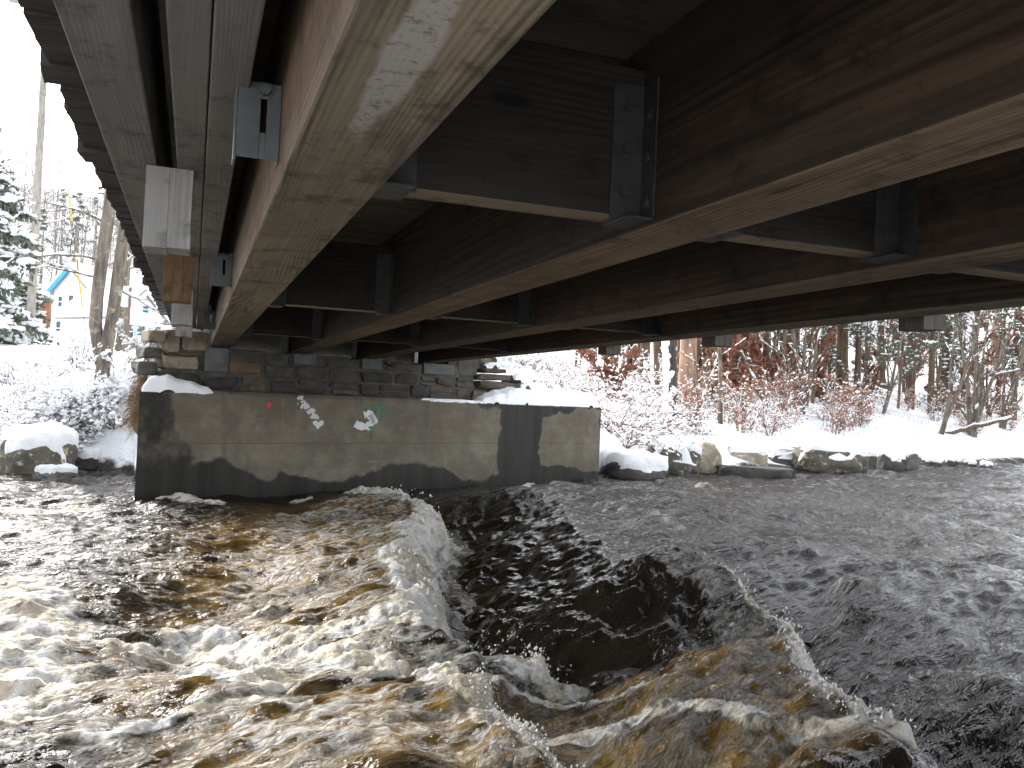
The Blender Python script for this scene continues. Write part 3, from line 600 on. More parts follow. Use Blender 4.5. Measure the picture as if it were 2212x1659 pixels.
# snow on the ledge
def snow_heap(name, foot, hgt, parent, seed, n=60, mat='snow', z0=WTOP, rag=.25, over=.06):
    """heap of snow over a patch of the ledge, foot = (s0, s1, o0, o1)"""
    s0, s1, o0, o1 = foot; S, O = np.meshgrid(np.linspace(s0, s1, n), np.linspace(o0, o1, 16), indexing='ij')
    ed = np.minimum(np.minimum(S-s0, s1-S)/.12, np.minimum(O-o0, o1-O)/.10); ed = np.clip(ed+rag*fbm(S*4, O*4, 3, seed), 0, 1)
    hh = hgt(S, O)*(1+.35*fbm(S*2.5, O*3, 3, seed+3)); z = z0-.08+np.sqrt(ed)*(hh+.08)
    O2 = O-(over*sst(0, .5, ed))*(O < o0+.25)
    P = WL+WD*S[..., None]+np.array([0, 1.05, 0])*O2[..., None]+np.array([0, 0, 1.])*z[..., None]
    i = np.arange(n-1)[:, None]*16+np.arange(15)[None]; m = MB(); m.add(P.reshape(-1, 3), np.stack([i, i+16, i+17, i+1], -1).reshape(-1, 4)); m.build(name, MAT[mat], parent)
snow_heap('ledge_snow', (5.95, 9.16, .02, 1.5), lambda s, o: np.interp(s, [5.9, 6.3, 6.8, 7.4, 8, 9.2], [.03, .14, .29, .23, .19, .20])*(.8+.3*np.sin(o*2)), abut, 81, 120)
snow_heap('ledge_snow', (4.6, 6.1, .03, .35), lambda s, o: .02+0*s, abut, 85, 60, rag=.5)
snow_heap('ledge_snow', (.0, 1.05, .0, .46), lambda s, o: np.interp(s, [0, .35, .6, 1.1], [.12, .22, .12, .03]), abut, 83, 50, over=0., rag=.08)
# ------------------------------------------------------------------ stone wall on the ledge
SO = .55
def stone_mat(name, ca, cb, cl=None):
    n = NT(name); c = n.oc(); f = n.noise(c, 4.5, 6., .65); col = n.mix(n.rng(f, .38, .62), ca, cb)
    v = n.noise(c, 14., 5., .7); col = n.mix(n.rng(v, .58, .72, 0., .6), col, tuple(x*.4 for x in cb))
    if cl: col = n.mix(n.rng(n.noise(c, 7., 5., .65), .56, .64), col, cl)
    return n.fin(col, .85, n.bump(n.math('ADD', f, n.mul(v, .4)), .6, .02))
SM = [stone_mat('brown_stone', (.095, .073, .052), (.052, .042, .031)), stone_mat('grey_stone', (.085, .078, .066), (.048, .045, .039)), stone_mat('dark_stone', (.05, .043, .036), (.026, .0235, .021)), stone_mat('rust_stone', (.15, .09, .052), (.08, .056, .037)), stone_mat('pale_stone', (.25, .205, .15), (.15, .122, .09)), stone_mat('mossy_stone', (.12, .11, .06), (.075, .068, .045))]
MAT['mortar'] = stone_mat('rubble_mortar', (.085, .081, .072), (.045, .042, .038)); MAT['block'] = simple('bearing_concrete', (.085, .09, .09), (.13, .135, .135), 5., .85, .3, .01)
swall = thing('stone_wall', wp(0, WTOP, SO), 'rubble stone wall of brown and grey blocks on the concrete ledge under the beam ends', 'wall'); swall.location = (0, 0, 0)
rs = np.random.RandomState(12)
def rock_v(lo, hi, rs, rough=.06, lev=3, cuts=5, sq=4.):
    """squarish boulder: superellipsoid with noise and flat cuts, fitted to a box"""
    v, f = ICO[lev]; p = np.sign(v)*np.abs(v)**(2./sq); p = p/np.abs(p).max(0)
    for _ in range(cuts):
        nrm = rs.randn(3); nrm /= np.linalg.norm(nrm); d = .78+.25*rs.rand(); e = p@nrm-d*np.abs(p@nrm).max(); p = p-np.maximum(e, 0)[:, None]*nrm
    k = rs.rand(3)*20
    p = p*(1+rough*(fbm(p[:, 0]*1.6+k[0], p[:, 1]*1.6+p[:, 2]*1.3+k[1], 3, 5)))[:, None]
    a, b = p.min(0), p.max(0); return np.asarray(lo)+(p-a)/(b-a)*(np.asarray(hi)-np.asarray(lo)), f
def stone(s0, s1, z0, z1, mi, off=SO, proud=None, name='stone', parent=None):
    pr = .012+.05*rs.rand()**1.5 if proud is None else proud
    v, f = rock_v((s0+.008, -pr, z0+.006), (s1-.008, .30, z1-.006), rs, .09, 3, 5, 12.)
    v = np.stack([v[:, 0]+.02*fbm(v[:, 2]*9, v[:, 1]*5+s0*7, 2, 3), v[:, 1]+.012*fbm(v[:, 0]*14, v[:, 2]*14, 2, 9), v[:, 2]+.015*fbm(v[:, 0]*6, v[:, 1]*6, 2, 4)], 1)
    P = WL+WD*v[:, :1]+WN*(v[:, 1:2]+off)+np.array([0, 0, 1.])*v[:, 2:3]
    m = MB(); m.add(P, None, f); return m.build(name, SM[mi], parent or swall, False)
def course(s0, s1, z0, z1, pick, lmin=.28, lmax=.75, proud=None):
    s = s0
    while s < s1-.05:
        l = min(lmin+(lmax-lmin)*rs.rand(), s1-s)
        if s1-(s+l) < .16: l = s1-s
        if rs.rand() < .22 and z1-z0 > .14:
            zm = z0+(z1-z0)*(.4+.2*rs.rand()); stone(s, s+l, z0, zm-.004, rs.choice(pick)); stone(s, s+l, zm+.004, z1+.02*rs.randn()*.5, rs.choice(pick))
        else: stone(s, s+l, z0, z1+.012*rs.randn(), rs.choice(pick), proud=proud)
        s += l+.012+.02*rs.rand()
T0 = WTOP+.02
# big base stones and the pillar at the road's left edge
stone(.36, 1.05, T0, 1.83, 2, proud=.10); stone(1.07, 1.62, T0, 1.80, 2, proud=.05); stone(1.64, 1.80, 1.66, 1.80, 1); stone(1.78, 2.05, T0, 1.70, 5); stone(1.82, 2.1, 1.72, 1.83, 0)
stone(.42, .98, 1.85, 2.07, 4, proud=.10); stone(1.42, 1.98, 1.84, 2.05, 3); stone(.62, 1.05, 2.08, 2.14, 3, proud=.05); stone(.45, .70, 2.09, 2.46, 4, proud=.02); stone(.71, 1.14, 2.15, 2.46, 4, proud=.02)
course(2.12, 5.15, T0, 1.80, [0, 2, 2, 1, 3]); course(2.02, 4.95, 1.82, 2.02, [2, 2, 1, 0]); course(2.0, 4.6, 2.04, 2.20, [2, 2, 0, 1], .3, .6)
stone(4.30, 4.98, 2.06, 2.21, 0, proud=.09)
course(5.17, 6.9, T0, 1.80, [0, 5, 1, 0]); course(4.98, 6.2, 1.82, 2.0, [1, 1, 0], .25, .5); course(5.75, 6.3, 2.02, 2.42, [1, 4], .3, .5)
stone(6.22, 7.05, 1.98, 2.10, 0, proud=.12); stone(6.25, 7.2, 1.82, 1.97, 0, proud=.14); stone(6.92, 7.75, T0, 1.82, 2, proud=.16); stone(7.1, 7.62, 1.83, 1.95, 0, proud=.12); stone(6.32, 7.0, 2.12, 2.30, 0, proud=.08); stone(6.3, 6.8, 2.32, 2.44, 4, proud=.02); stone(7.06, 7.4, 1.96, 2.12, 2)
m = MB(); M = (np.stack([WD, WN, _Z], 1), WL)
m.box((.5, SO+.012, WTOP-.05), (6.2, SO+.5, 2.20), M); m.box((.5, SO+.06, 2.2), (1.12, SO+.5, 2.44), M); m.box((5.6, SO+.02, 2.2), (6.6, SO+.5, 2.40), M); m.box((6.2, SO+.06, WTOP-.05), (7.3, SO+.5, 1.94), M)
m.build('mortar_core', MAT['mortar'], swall, False)
for s0, s1, z0 in ((1.06, 1.42, 1.86), (2.5, 2.9, 2.05), (3.75, 4.15, 2.05), (5.02, 5.7, 2.03)):
    m = MB(); m.box((s0, SO-.04, z0), (s1, SO+.45, 2.228), M); m.build('bearing_block', MAT['block'], swall, False, .01)
for f, hg, z0, sd in (((6.25, 7.1, .46, .95), .06, 2.44, 91), ((6.95, 7.35, .42, .95), .06, 2.10, 93), ((7.05, 7.9, .42, .9), .05, 1.94, 95), ((6.2, 7.15, .45, .75), .035, 2.29, 97)):
    snow_heap('stone_snow', f, lambda s, o, h=hg: h+0*s, swall, sd, 40, z0=z0, rag=.6)
# ------------------------------------------------------------------ boulders
BM = dict(tan=stone_mat('tan_boulder', (.36, .31, .23), (.22, .19, .145), (.42, .39, .30)), lichen=stone_mat('lichen_boulder', (.13, .115, .09), (.07, .065, .055), (.40, .36, .24)), dark=stone_mat('wet_dark_boulder', (.075, .07, .062), (.04, .038, .035)), grey=stone_mat('grey_boulder', (.17, .16, .145), (.09, .088, .082)))
def boulder(px0, px1, py0, py1, mat, label, group=None, cap=.10, seed=1, dep=None, thick=.7, sink=.25, sq=3.2, tilt=0., capthr=.35, name='boulder', base=None, capr=1.03):
    """a boulder filling a surveyed width and height, sitting at the depth where its foot meets the water or bank"""
    rs = np.random.RandomState(seed)
    foot = atz((px0+px1)/2, py1, 0. if base is None else base) if dep is None else atd((px0+px1)/2, py1, dep)
    zc = (foot-CAMP)@_F; wd = (px1-px0)*zc/FPX; hg = (py1-py0)*zc/FPX
    t = thing(name, foot, label, 'boulder', group, math.atan2(_Rh[1], _Rh[0]))
    v, f = rock_v((-wd/2, -.05, -sink), (wd/2, max(.5, wd*thick), hg), rs, .16, 4, 7, sq)
    v[:, 2] += tilt*v[:, 0]*np.clip((v[:, 2]+sink)/(hg+sink), 0, 1)
    m = MB(); m.add(v, None, f); m.build('rock', BM[mat], t, True)
    if cap:
        tri = v[f]; fn = np.cross(tri[:, 1]-tri[:, 0], tri[:, 2]-tri[:, 0]); vn = np.zeros_like(v)
        for k in range(3): np.add.at(vn, f[:, k], fn)
        vn /= np.linalg.norm(vn, axis=1)[:, None]+1e-9
        w = sst(capthr-.15, capthr+.15, vn[:, 2]+.25*fbm(v[:, 0]*4, v[:, 1]*4+v[:, 2]*4, 3, seed))*sst(.25, .45, (v[:, 2]+0.)/hg)
        c = v.mean(0); q = np.where(w[:, None] > .02, v+np.array([0, 0, 1.])*(cap*w*(1+.3*fbm(v[:, 0]*3, v[:, 1]*3, 2, seed+1)))[:, None]+vn*(.03*w)[:, None], c+(v-c)*.93)
        m = MB(); m.add(q, None, f); m.build('snow_cap', MAT['snow'], t)
    return t
G = 'snow capped boulders along the right bank'
boulder(1395, 1520, 950, 1024, 'lichen', 'slanting boulder under a thick smooth snow slab, right of the concrete abutment', G, .14, 3, tilt=-.25, capthr=.2)
boulder(1508, 1562, 956, 1022, 'tan', 'upright tan boulder bare of snow between the slanting slab and the square block', G, 0, 4, sq=3.5)
boulder(1576, 1664, 976, 1013, 'tan', 'pale squared block of stone with a snow roof on the right bank', G, .13, 5, sq=8, capthr=.5)
boulder(1664, 1732, 982, 1013, 'dark', 'dark squared stone beside the pale squared block on the right bank', G, .16, 6, sq=8, capthr=.5)
boulder(1722, 1892, 962, 1022, 'lichen', 'largest lichen spotted boulder jutting into the river on the right bank', G, .14, 7, tilt=.0, sq=3, capthr=.4)
boulder(1555, 1730, 1008, 1024, 'dark', 'low wet dark ledge stone under the squared blocks', None, 0, 8, sq=6, thick=.3, dep=20.3)
boulder(1862, 1925, 968, 1010, 'grey', 'grey slab leaning behind the largest lichen boulder', G, .08, 9)
boulder(1905, 1962, 978, 1016, 'dark', 'dark cracked rock with a white snow shelf past the largest boulder', G, .10, 10, capthr=.5)
boulder(1950, 1992, 972, 1014, 'grey', 'last grey rock of the row, before the open snow bank', G, .05, 11)
boulder(1302, 1452, 996, 1030, 'dark', 'low dark rock heap buried in snow against the concrete abutment', G, .20, 12, tilt=-.1, capthr=.1, base=.05)
boulder(1503, 1557, 1044, 1062, 'grey', 'smooth grey stone awash in the river off the right bank', None, 0, 13, sq=2.2)
boulder(1424, 1440, 1038, 1047, 'dark', 'small dark stone poking from the river off the right bank', None, 0, 14)
for j, (a, b, c, d) in enumerate(((2010, 2040, 992, 1008), (2046, 2075, 990, 1006), (2090, 2112, 996, 1006), (2128, 2150, 1000, 1010))): boulder(a, b, c, d, 'dark', 'small dark stone at the water edge of the open snow bank', 'small stones at the open bank', .05, 20+j)
G = 'snow capped boulders along the left bank'
boulder(-30, 128, 940, 1028, 'lichen', 'lichen spotted boulder with a rounded snow cap on the left bank', G, .20, 30, sq=2.6, capthr=.45)
boulder(148, 206, 975, 1014, 'dark', 'small dark rock wedged beside the broad snow capped boulder', G, .12, 31)
boulder(186, 305, 932, 1012, 'dark', 'broad dark boulder with deep snow beside the concrete abutment', G, .26, 32, sq=2.8, capthr=.25)
boulder(60, 150, 1008, 1030, 'grey', 'flat grey stone at the foot of the lichen spotted boulder', G, .06, 33, sq=2.4)
boulder(250, 300, 905, 945, 'grey', 'tan grey rock showing through snow behind the broad dark boulder', G, .10, 34, dep=17.6)
# ------------------------------------------------------------------ plants
MAT['bark'] = bark('grey_brown_bark', (.20, .17, .135), (.085, .07, .055), (.26, .25, .19))
MAT['bark_red'] = bark('reddish_bark', (.36, .21, .14), (.20, .13, .095), None, 7.)
MAT['bark_brown'] = bark('brown_bark', (.17, .115, .075), (.08, .055, .04))
MAT['bark_dark'] = bark('dark_bark', (.08, .065, .055), (.035, .03, .026))
MAT['twig'] = simple('brown_twigs', (.06, .042, .032), (.11, .078, .058), 8., .9)
MAT['twig_red'] = simple('reddish_twigs', (.085, .038, .03), (.14, .07, .055), 8., .9)
MAT['twig_tan'] = simple('tan_stems', (.16, .115, .072), (.10, .072, .048), 8., .9)
MAT['beech'] = simple('dry_beech_leaves', (.34, .16, .10), (.22, .09, .06), 3., .8)
MAT['needle'] = simple('dark_needles', (.075, .095, .07), (.11, .13, .09), 3., .8)
MAT['needle_l'] = simple('olive_needles', (.06, .075, .035), (.09, .10, .05), 3., .8)
MAT['grass'] = simple('dead_grass', (.26, .17, .09), (.17, .115, .065), 6., .9)
def branch(rs, p, d, L, r0, r1, n=6, wob=.15, grav=0.):
    pts = [np.array(p, float)]; d = np.array(d, float); d /= np.linalg.norm(d)
    for i in range(n):
        d = d+rs.randn(3)*wob+np.array([0, 0, -grav]); d /= np.linalg.norm(d); pts.append(pts[-1]+d*L/n)
    return np.array(pts), np.linspace(r0, r1, n+1)
class Plant:
    def __init__(s, seed): s.rs = np.random.RandomState(seed); s.st = MB(); s.sn = MB(); s.lf = MB(); s.lfp = []; s.snp = []
    def limb(s, p, d, L, r0, r1, k=4, n=6, wob=.15, grav=0., snow=0., sub=0, subl=.45, subn=4, leaf=0, clump=0., lev=0, up=.25):
        P, Rr = branch(s.rs, p, d, L, r0, r1, n, wob, grav); s.st.tube(P, Rr, k, False)
        rs = s.rs
        if snow:
            for i in range(len(P)-1):
                dd = P[i+1]-P[i]; l = np.linalg.norm(dd); hz = math.sqrt(max(0, 1-(dd[2]/l)**2))
                if hz > .35 and rs.rand() < snow*hz:
                    q = P[i:i+2].copy(); rr = max(Rr[i], .004)*1.1+.006+.01*rs.rand(); q[:, 2] += rr*.8; s.sn.tube(np.array([q[0], (q[0]+q[1])/2+np.array([0, 0, rr*.3]), q[1]]), [rr*.5, rr*1.2, rr*.5], 4, True)
        if clump:
            for i in range(1, len(P)):
                if rs.rand() < clump: s.snp.append((P[i]+np.array([0, 0, .008]), .012+.034*rs.rand()**2.5))
        if leaf:
            for i in range(1, len(P)):
                for _ in range(rs.poisson(leaf)): s.lfp.append(P[i]+rs.randn(3)*.04)
        if sub:
            for _ in range(subn):
                i = rs.randint(1, len(P)); dd = P[i]-P[i-1]; nd = dd/np.linalg.norm(dd)+rs.randn(3)*.7+np.array([0, 0, up])
                s.limb(P[i], nd, L*subl*(.6+.7*rs.rand()), Rr[i]*.6, Rr[-1]*.6, max(3, k-1), max(3, n-1), wob*1.1, grav, snow, sub-1, subl, max(2, subn-1), leaf, clump, lev+1, up)
    def fin(s, t, stem='stems', smat='twig', lmat='beech', leaf=.06, asp=.55, droop=.6, lname='leaves', sname='snow'):
        if s.snp:
            c = np.array([a for a, _ in s.snp]); r = np.array([b for _, b in s.snp]); k = r > .034; q = np.stack([r*1.15, r*1.15, r*.8], 1); s.sn.blobs(c[k], q[k], s.rs, 1, .3); s.sn.blobs(c[~k], q[~k], s.rs, 0, .3)
        s.st.build(stem, MAT[smat], t)
        if s.lfp: s.lf.leaves(s.lfp, leaf, s.rs, asp, droop); tag(s.lf.build(lname, MAT[lmat], t, False), kind='stuff')
        if s.sn.n: tag(s.sn.build(sname, MAT['snow'], t), kind='stuff')
        return t
def shrub(seed, h=1.4, stems=9, spread=.7, snow=.8, clump=.3, leaf=0, smat='twig', lean=(0, 0, 0), sub=2, subn=4, label='', cat='shrub', loc=(0, 0, 0), group=None, name='shrub', lsize=.06, r=.010, grav=.03, up=.25, clr=1.):
    t = thing(name, loc, label, cat, group); p = Plant(seed)
    for i in range(stems):
        a = p.rs.rand()*6.28; d = np.array([math.cos(a)*spread, math.sin(a)*spread, 1.])+np.array(lean)
        p.limb((math.cos(a)*.1, math.sin(a)*.1, -.1), d, h*(.7+.5*p.rs.rand()), r*1.25*(.7+.6*p.rs.rand()), .005, 4, 7, .14, grav, snow, sub, .5, subn, leaf, clump, up=up)
    if clr != 1: p.snp = [(a, b*clr) for a, b in p.snp]
    return p.fin(t, 'stems', smat, leaf=lsize)
def tree(name, label, px, py, wpx, ang, h=11., mat='bark', seed=1, dep=None, group=None, limbs=8, sub=1, snowside=0., taper=.45, lean2=0., low=.35, curve=None, clump=.08):
    """trunk with limbs; its foot where the surveyed ray meets the ground, ang = lean of the trunk in degrees"""
    b = ghit(px, py) if dep is None else atd(px, py, dep)
    zc = (b-CAMP)@_F; r = wpx*zc/FPX/2; rs = np.random.RandomState(seed)
    t = thing(name, b, label, 'tree', group)
    n = 14; hh = np.linspace(0, 1, n)**1.1*h; lat = np.tan(R_(ang))*hh+.02*h*np.sin(hh/h*5+seed)*(.3+.7*hh/h)
    dv = rs.randn()*.05
    P = np.array([_Rh*l+_F0*(dv*z)+np.array([0, 0, z]) for l, z in zip(lat, hh)]); P[0, 2] -= .25
    rad = r*(1-(1-taper)*hh/h)*(1+.45*np.exp(-hh/.25)); m = MB(); m.tube(P, rad, 12); m.build('trunk', MAT[mat], t)
    p = Plant(seed+50)
    for i in range(limbs):
        k = low+(1-low)*rs.rand(); q = np.array([np.interp(k*h, hh, P[:, j]) for j in range(3)]); a = rs.rand()*6.28
        p.limb(q, (math.cos(a), math.sin(a), .6), h*(.12+.2*rs.rand()), r*.32*(1-k*.6), .006, 5, 7, .16, .0, .7, sub, .5, 4, 0, clump)
    if limbs: p.fin(t, 'branches', mat)
    if snowside:
        m = MB(); c = []; rr = []
        for _ in range(int(260*snowside)):
            k = rs.rand()**1.4*.5; z = k*h; q = np.array([np.interp(z, hh, P[:, j]) for j in range(3)]); a = rs.randn()*.55; rd = np.interp(z, hh, rad)
            dr = -_Rh*math.cos(a)*.85-_F0*.55+_Rh*math.sin(a)*.3; dr = dr/np.linalg.norm(dr); c.append(q+dr*rd*.95); rr.append(.05+.07*rs.rand())
        rr = np.array(rr); m.blobs(c, np.stack([rr, rr, rr*1.4], 1), rs, 1, .3); m.build('plastered_snow', MAT['snow'], t)
    return t
# ------------------------------------------------------------------ right bank trees
tree('bare_tree', 'thick tree with peeling reddish bark and a snow skirt on the right bank', 1478, 872, 40, .6, 12, 'bark_red', 1, limbs=8, taper=.6)
tree('bare_tree', 'dark leaning tree plastered with snow beside the thick reddish tree', 1446, 912, 28, -2.5, 11, 'bark_dark', 2, limbs=7, snowside=1., taper=.6)
tree('bare_tree', 'thin brown tree just left of the snow plastered trunk', 1420, 862, 12, -1.5, 9, 'bark_brown', 3, limbs=6)
tree('bare_tree', 'stout brown tree standing alone on the shaded snow slope', 1822, 868, 29, -1.5, 12, 'bark_brown', 4, limbs=7)
tree('bare_tree', 'narrow brown tree with a thin white birch stem against it', 1906, 836, 19, -4, 11, 'bark_brown', 5, limbs=6)
tree('bare_tree', 'dark straight tree with a burl beyond the leaning birch stem', 1952, 822, 24, 4, 12, 'bark_dark', 6, limbs=6)
tree('bare_tree', 'dark tree trunk far up the shaded snow slope', 1985, 795, 18, -1, 12, 'bark_dark', 7, limbs=5)
tree('bare_tree', 'slender grey sapling rising from the snow hump behind the pale squared block', 1552, 915, 10, -1.0, 8, 'bark', 8, limbs=6, low=.2)
tree('bare_tree', 'olive brown tree behind the slender grey sapling', 1582, 850, 21, .5, 11, 'bark_brown', 9, limbs=6)
tree('bare_tree', 'far dark tree behind the beech saplings', 1520, 850, 24, .5, 12, 'bark_dark', 10, limbs=6)
tree('bare_tree', 'far brown tree behind the snowy bramble', 1395, 830, 22, .5, 12, 'bark_brown', 11, limbs=6)
tree('bare_tree', 'far dark tree seen between the bramble and the bridge', 1360, 825, 15, -.8, 12, 'bark_dark', 12, limbs=6)
tree('bare_tree', 'dark mossy tree behind the many stemmed sapling', 1690, 840, 22, .8, 12, 'bark_dark', 13, limbs=6)
tree('bare_tree', 'brown tree at the far upstream end of the snow bank', 2205, 830, 30, 1, 12, 'bark_brown', 14, limbs=6)
tree('bare_tree', 'dark tree behind the leaning pale stem on the snow bank', 2105, 812, 16, 0, 12, 'bark_dark', 15, limbs=6)
tree('bare_tree', 'brown tree behind the rust leaved shrub upstream', 2150, 815, 20, -.6, 12, 'bark_brown', 16, limbs=6)
def stems(name, label, px, py, tops, w, seed, mat='bark', cat='sapling', snow=.5, clump=.12, leaf=0, sub=1, fan=.05, lsize=.07, lmat='beech', group=None, extra=1.25):
    b = ghit(px, py); zc = (b-CAMP)@_F; t = thing(name, b, label, cat, group); p = Plant(seed)
    for i, (tx, ty) in enumerate(tops):
        q = atd(tx, ty, zc+p.rs.randn()*.4)-b; L = np.linalg.norm(q)*extra; base = (_Rh*fan*p.rs.randn()+_F0*fan*p.rs.randn())
        p.limb(base+np.array([0, 0, -.1]), q, L, w*zc/FPX/2*(.7+.5*p.rs.rand()), .008, 6, 9, .05, 0, snow, sub, .32, 6, leaf, clump, up=.5)
    return p.fin(t, 'stems', mat, lmat, leaf=lsize)
stems('many_stemmed_sapling', 'many stemmed olive brown sapling with crooked foot on the snow bank', 1728, 892, [(1692, 690), (1708, 680), (1722, 690), (1738, 680), (1752, 690), (1772, 700)], 10, 31)
stems('leaning_sapling', 'leaning pale stem crossing the shaded slope, feet on the snow bank', 2030, 938, [(2092, 740), (2120, 700)], 11, 32)
stems('many_stemmed_sapling', 'clump of brown stems upstream on the snow bank with rust leaves', 2100, 940, [(2085, 700), (2098, 690), (2128, 700), (2150, 710), (2178, 700)], 12, 33, leaf=.35)
stems('many_stemmed_sapling', 'clump of slanting brown stems behind the fallen snowy log', 2165, 925, [(2170, 710), (2190, 700), (2215, 690), (2230, 720)], 11, 34)
stems('leaning_sapling', 'forked thin brown stems right of the stout brown tree', 1858, 885, [(1850, 690), (1875, 690), (1893, 720)], 6, 35, 'twig')
stems('leaning_sapling', 'thin white birch stem bowed beside the narrow brown tree', 1912, 832, [(1890, 745)], 5, 36, 'bark', snow=1.)
stems('leaning_sapling', 'long thin stem slanting right over the brown stump', 1905, 895, [(1945, 800), (1962, 700)], 8, 37)
stems('leaning_sapling', 'thin tan stems standing right of the thick reddish tree', 1505, 900, [(1498, 760), (1512, 750), (1525, 770), (1540, 745)], 5, 38, 'twig_tan')
for j, (px, py, tops, lb) in enumerate([
    (1600, 880, [(1560, 760), (1590, 745), (1620, 760), (1640, 770)], 'rust leaved beech sapling between the olive tree and the shaded slope'),
    (1545, 870, [(1510, 760), (1530, 745), (1550, 760), (1565, 780)], 'rust leaved beech sapling right behind the thick reddish tree'),
    (1655, 862, [(1640, 740), (1660, 730), (1690, 740), (1625, 750)], 'rust leaved beech sapling left of the many stemmed sapling'),
    (1780, 870, [(1760, 720), (1785, 710), (1745, 720)], 'sparse rust leaved sapling left of the stout brown tree'),
    (1960, 850, [(1930, 730), (1950, 720), (1990, 730), (2010, 740)], 'rust leaved sapling below the dark burl tree'),
    (2140, 900, [(2100, 740), (2130, 730), (2170, 740), (2200, 750)], 'rust leaved sapling behind the clump of slanting stems'),
    (2060, 890, [(2030, 830), (2075, 810), (2010, 850), (2095, 830)], 'low rust leaved branches under the leaning pale stem'),
    (1480, 845, [(1450, 750), (1480, 745), (1500, 750)], 'rust leaved sapling far behind the thick reddish tree'),
    (1720, 855, [(1690, 720), (1715, 700), (1745, 715)], 'rust leaved sapling behind the crooked many stemmed sapling'),
    (1885, 845, [(1860, 740), (1880, 720), (1905, 735)], 'rust leaved sapling behind the forked thin stems'),
    (2040, 835, [(2010, 720), (2035, 700), (2065, 715)], 'rust leaved sapling high on the slope under the hemlocks'),
    (1330, 850, [(1290, 770), (1320, 755), (1350, 770)], 'rust leaved sapling above the bramble thicket')]):
    stems('beech_sapling', lb, px, py, tops, 6, 60+j, 'twig', 'sapling', .5, .10, 7., 2, .12, .13, group='rust leaved saplings on the right bank', extra=1.1)
# brambles by the abutment
def bramble(seed, h, n, label, loc, group=None, snow=.22, clump=.15):
    return shrub(seed, h, n, 1.2, snow, clump, .15, 'twig_red', (0, 0, .1), 2, 5, label, 'bramble', loc, group, 'bramble_bush', .06, .014, .10, .15, 1.5)
BL = ['tangled red bramble heaped with snow beside the stone steps', 'arching bramble against the end of the concrete abutment', 'snowy bramble above the low dark rock heap', 'bramble thicket between the embankment and the dark leaning tree', 'high bramble on the embankment shoulder under the last beam', 'bramble behind the slanting snow slab boulder']
for j, (px, py, h) in enumerate([(1195, 838, 1.3), (1318, 930, 1.5), (1372, 945, 1.3), (1340, 865, 1.7), (1175, 800, 1.0), (1425, 925, 1.0)]):
    bramble(100+j, h*1.1, 18, BL[j], ghit(px, py), 'snowy brambles at the right of the abutment')
p0 = shrub(120, 1.6, 9, .8, .9, .40, .0, 'twig', label='bare brown shrub dotted with snow clumps on the far wooded slope', loc=ghit(1290, 830), group='snow dotted shrubs under the far trees', clr=1.3)
for j, (px, py) in enumerate([(1390, 850), (1240, 815), (1450, 850), (1640, 845), (1760, 840), (1860, 835), (1990, 830), (2080, 830), (2180, 840), (1540, 838), (1310, 800), (1360, 845), (1700, 835), (1930, 820), (2040, 812), (2130, 812)]):
    copy_tree(p0, ghit(px, py), j*1.7, .9+.12*(j % 5))
bb = bpy.data.objects['bramble_bush.001']
for j, (px, py, lb) in enumerate([(1235, 830, 'bramble heap behind the long snow ridge on the concrete ledge'), (1285, 850, 'bramble heap above the right corner of the concrete abutment'), (1310, 890, 'bramble heap at the right corner of the concrete abutment'), (1395, 900, 'bramble heap in front of the snow plastered trunk'), (1350, 960, 'low bramble sprawling behind the dark rock heap'), (1140, 790, 'bramble heap on the embankment behind the snowy stone steps')]):
    copy_tree(bb, ghit(px, py), 1.3+j*1.9, .75+.12*(j % 3), lb)
w0 = shrub(121, 1.1, 10, .55, .35, .10, .25, 'twig', label='thin leafless thicket shrub standing in the snow behind the right bank boulders', loc=ghit(1600, 915), group='thin thicket shrubs on the right bank snow', r=.008, lsize=.07)
w1 = shrub(122, 1.5, 9, .4, .3, .08, .8, 'twig_tan', label='taller thin thicket shrub with a few rust leaves among the right bank saplings', loc=ghit(1700, 900), group='tall thicket shrubs on the right bank snow', r=.009, lsize=.085)
rs = np.random.RandomState(91)
for j in range(44):
    px = 1440+770*rs.rand(); py = 868+85*rs.rand()**1.2; copy_tree(w0 if j % 2 else w1, ghit(px, py, 14, 90), rs.rand()*6.28, .6+.6*rs.rand())
# dry weeds poking through the snow
mb = MB(); rs = np.random.RandomState(44)
for _ in range(620):
    px = 1420+790*rs.rand(); py = 880+75*rs.rand()**1.3; b = ghit(px, py, 14, 60)
    d = np.array([rs.randn()*.35, rs.randn()*.35, 1.]); P, Rr = branch(rs, b-np.array([0, 0, .03]), d, .15+.5*rs.rand()**2, .005, .002, 4, .12, .03); mb.tube(P, Rr, 3, False)
tag(mb.build('dry_weeds', MAT['twig_tan']), 'thin dry weed stems poking through the right bank snow', 'weeds', None, 'stuff')
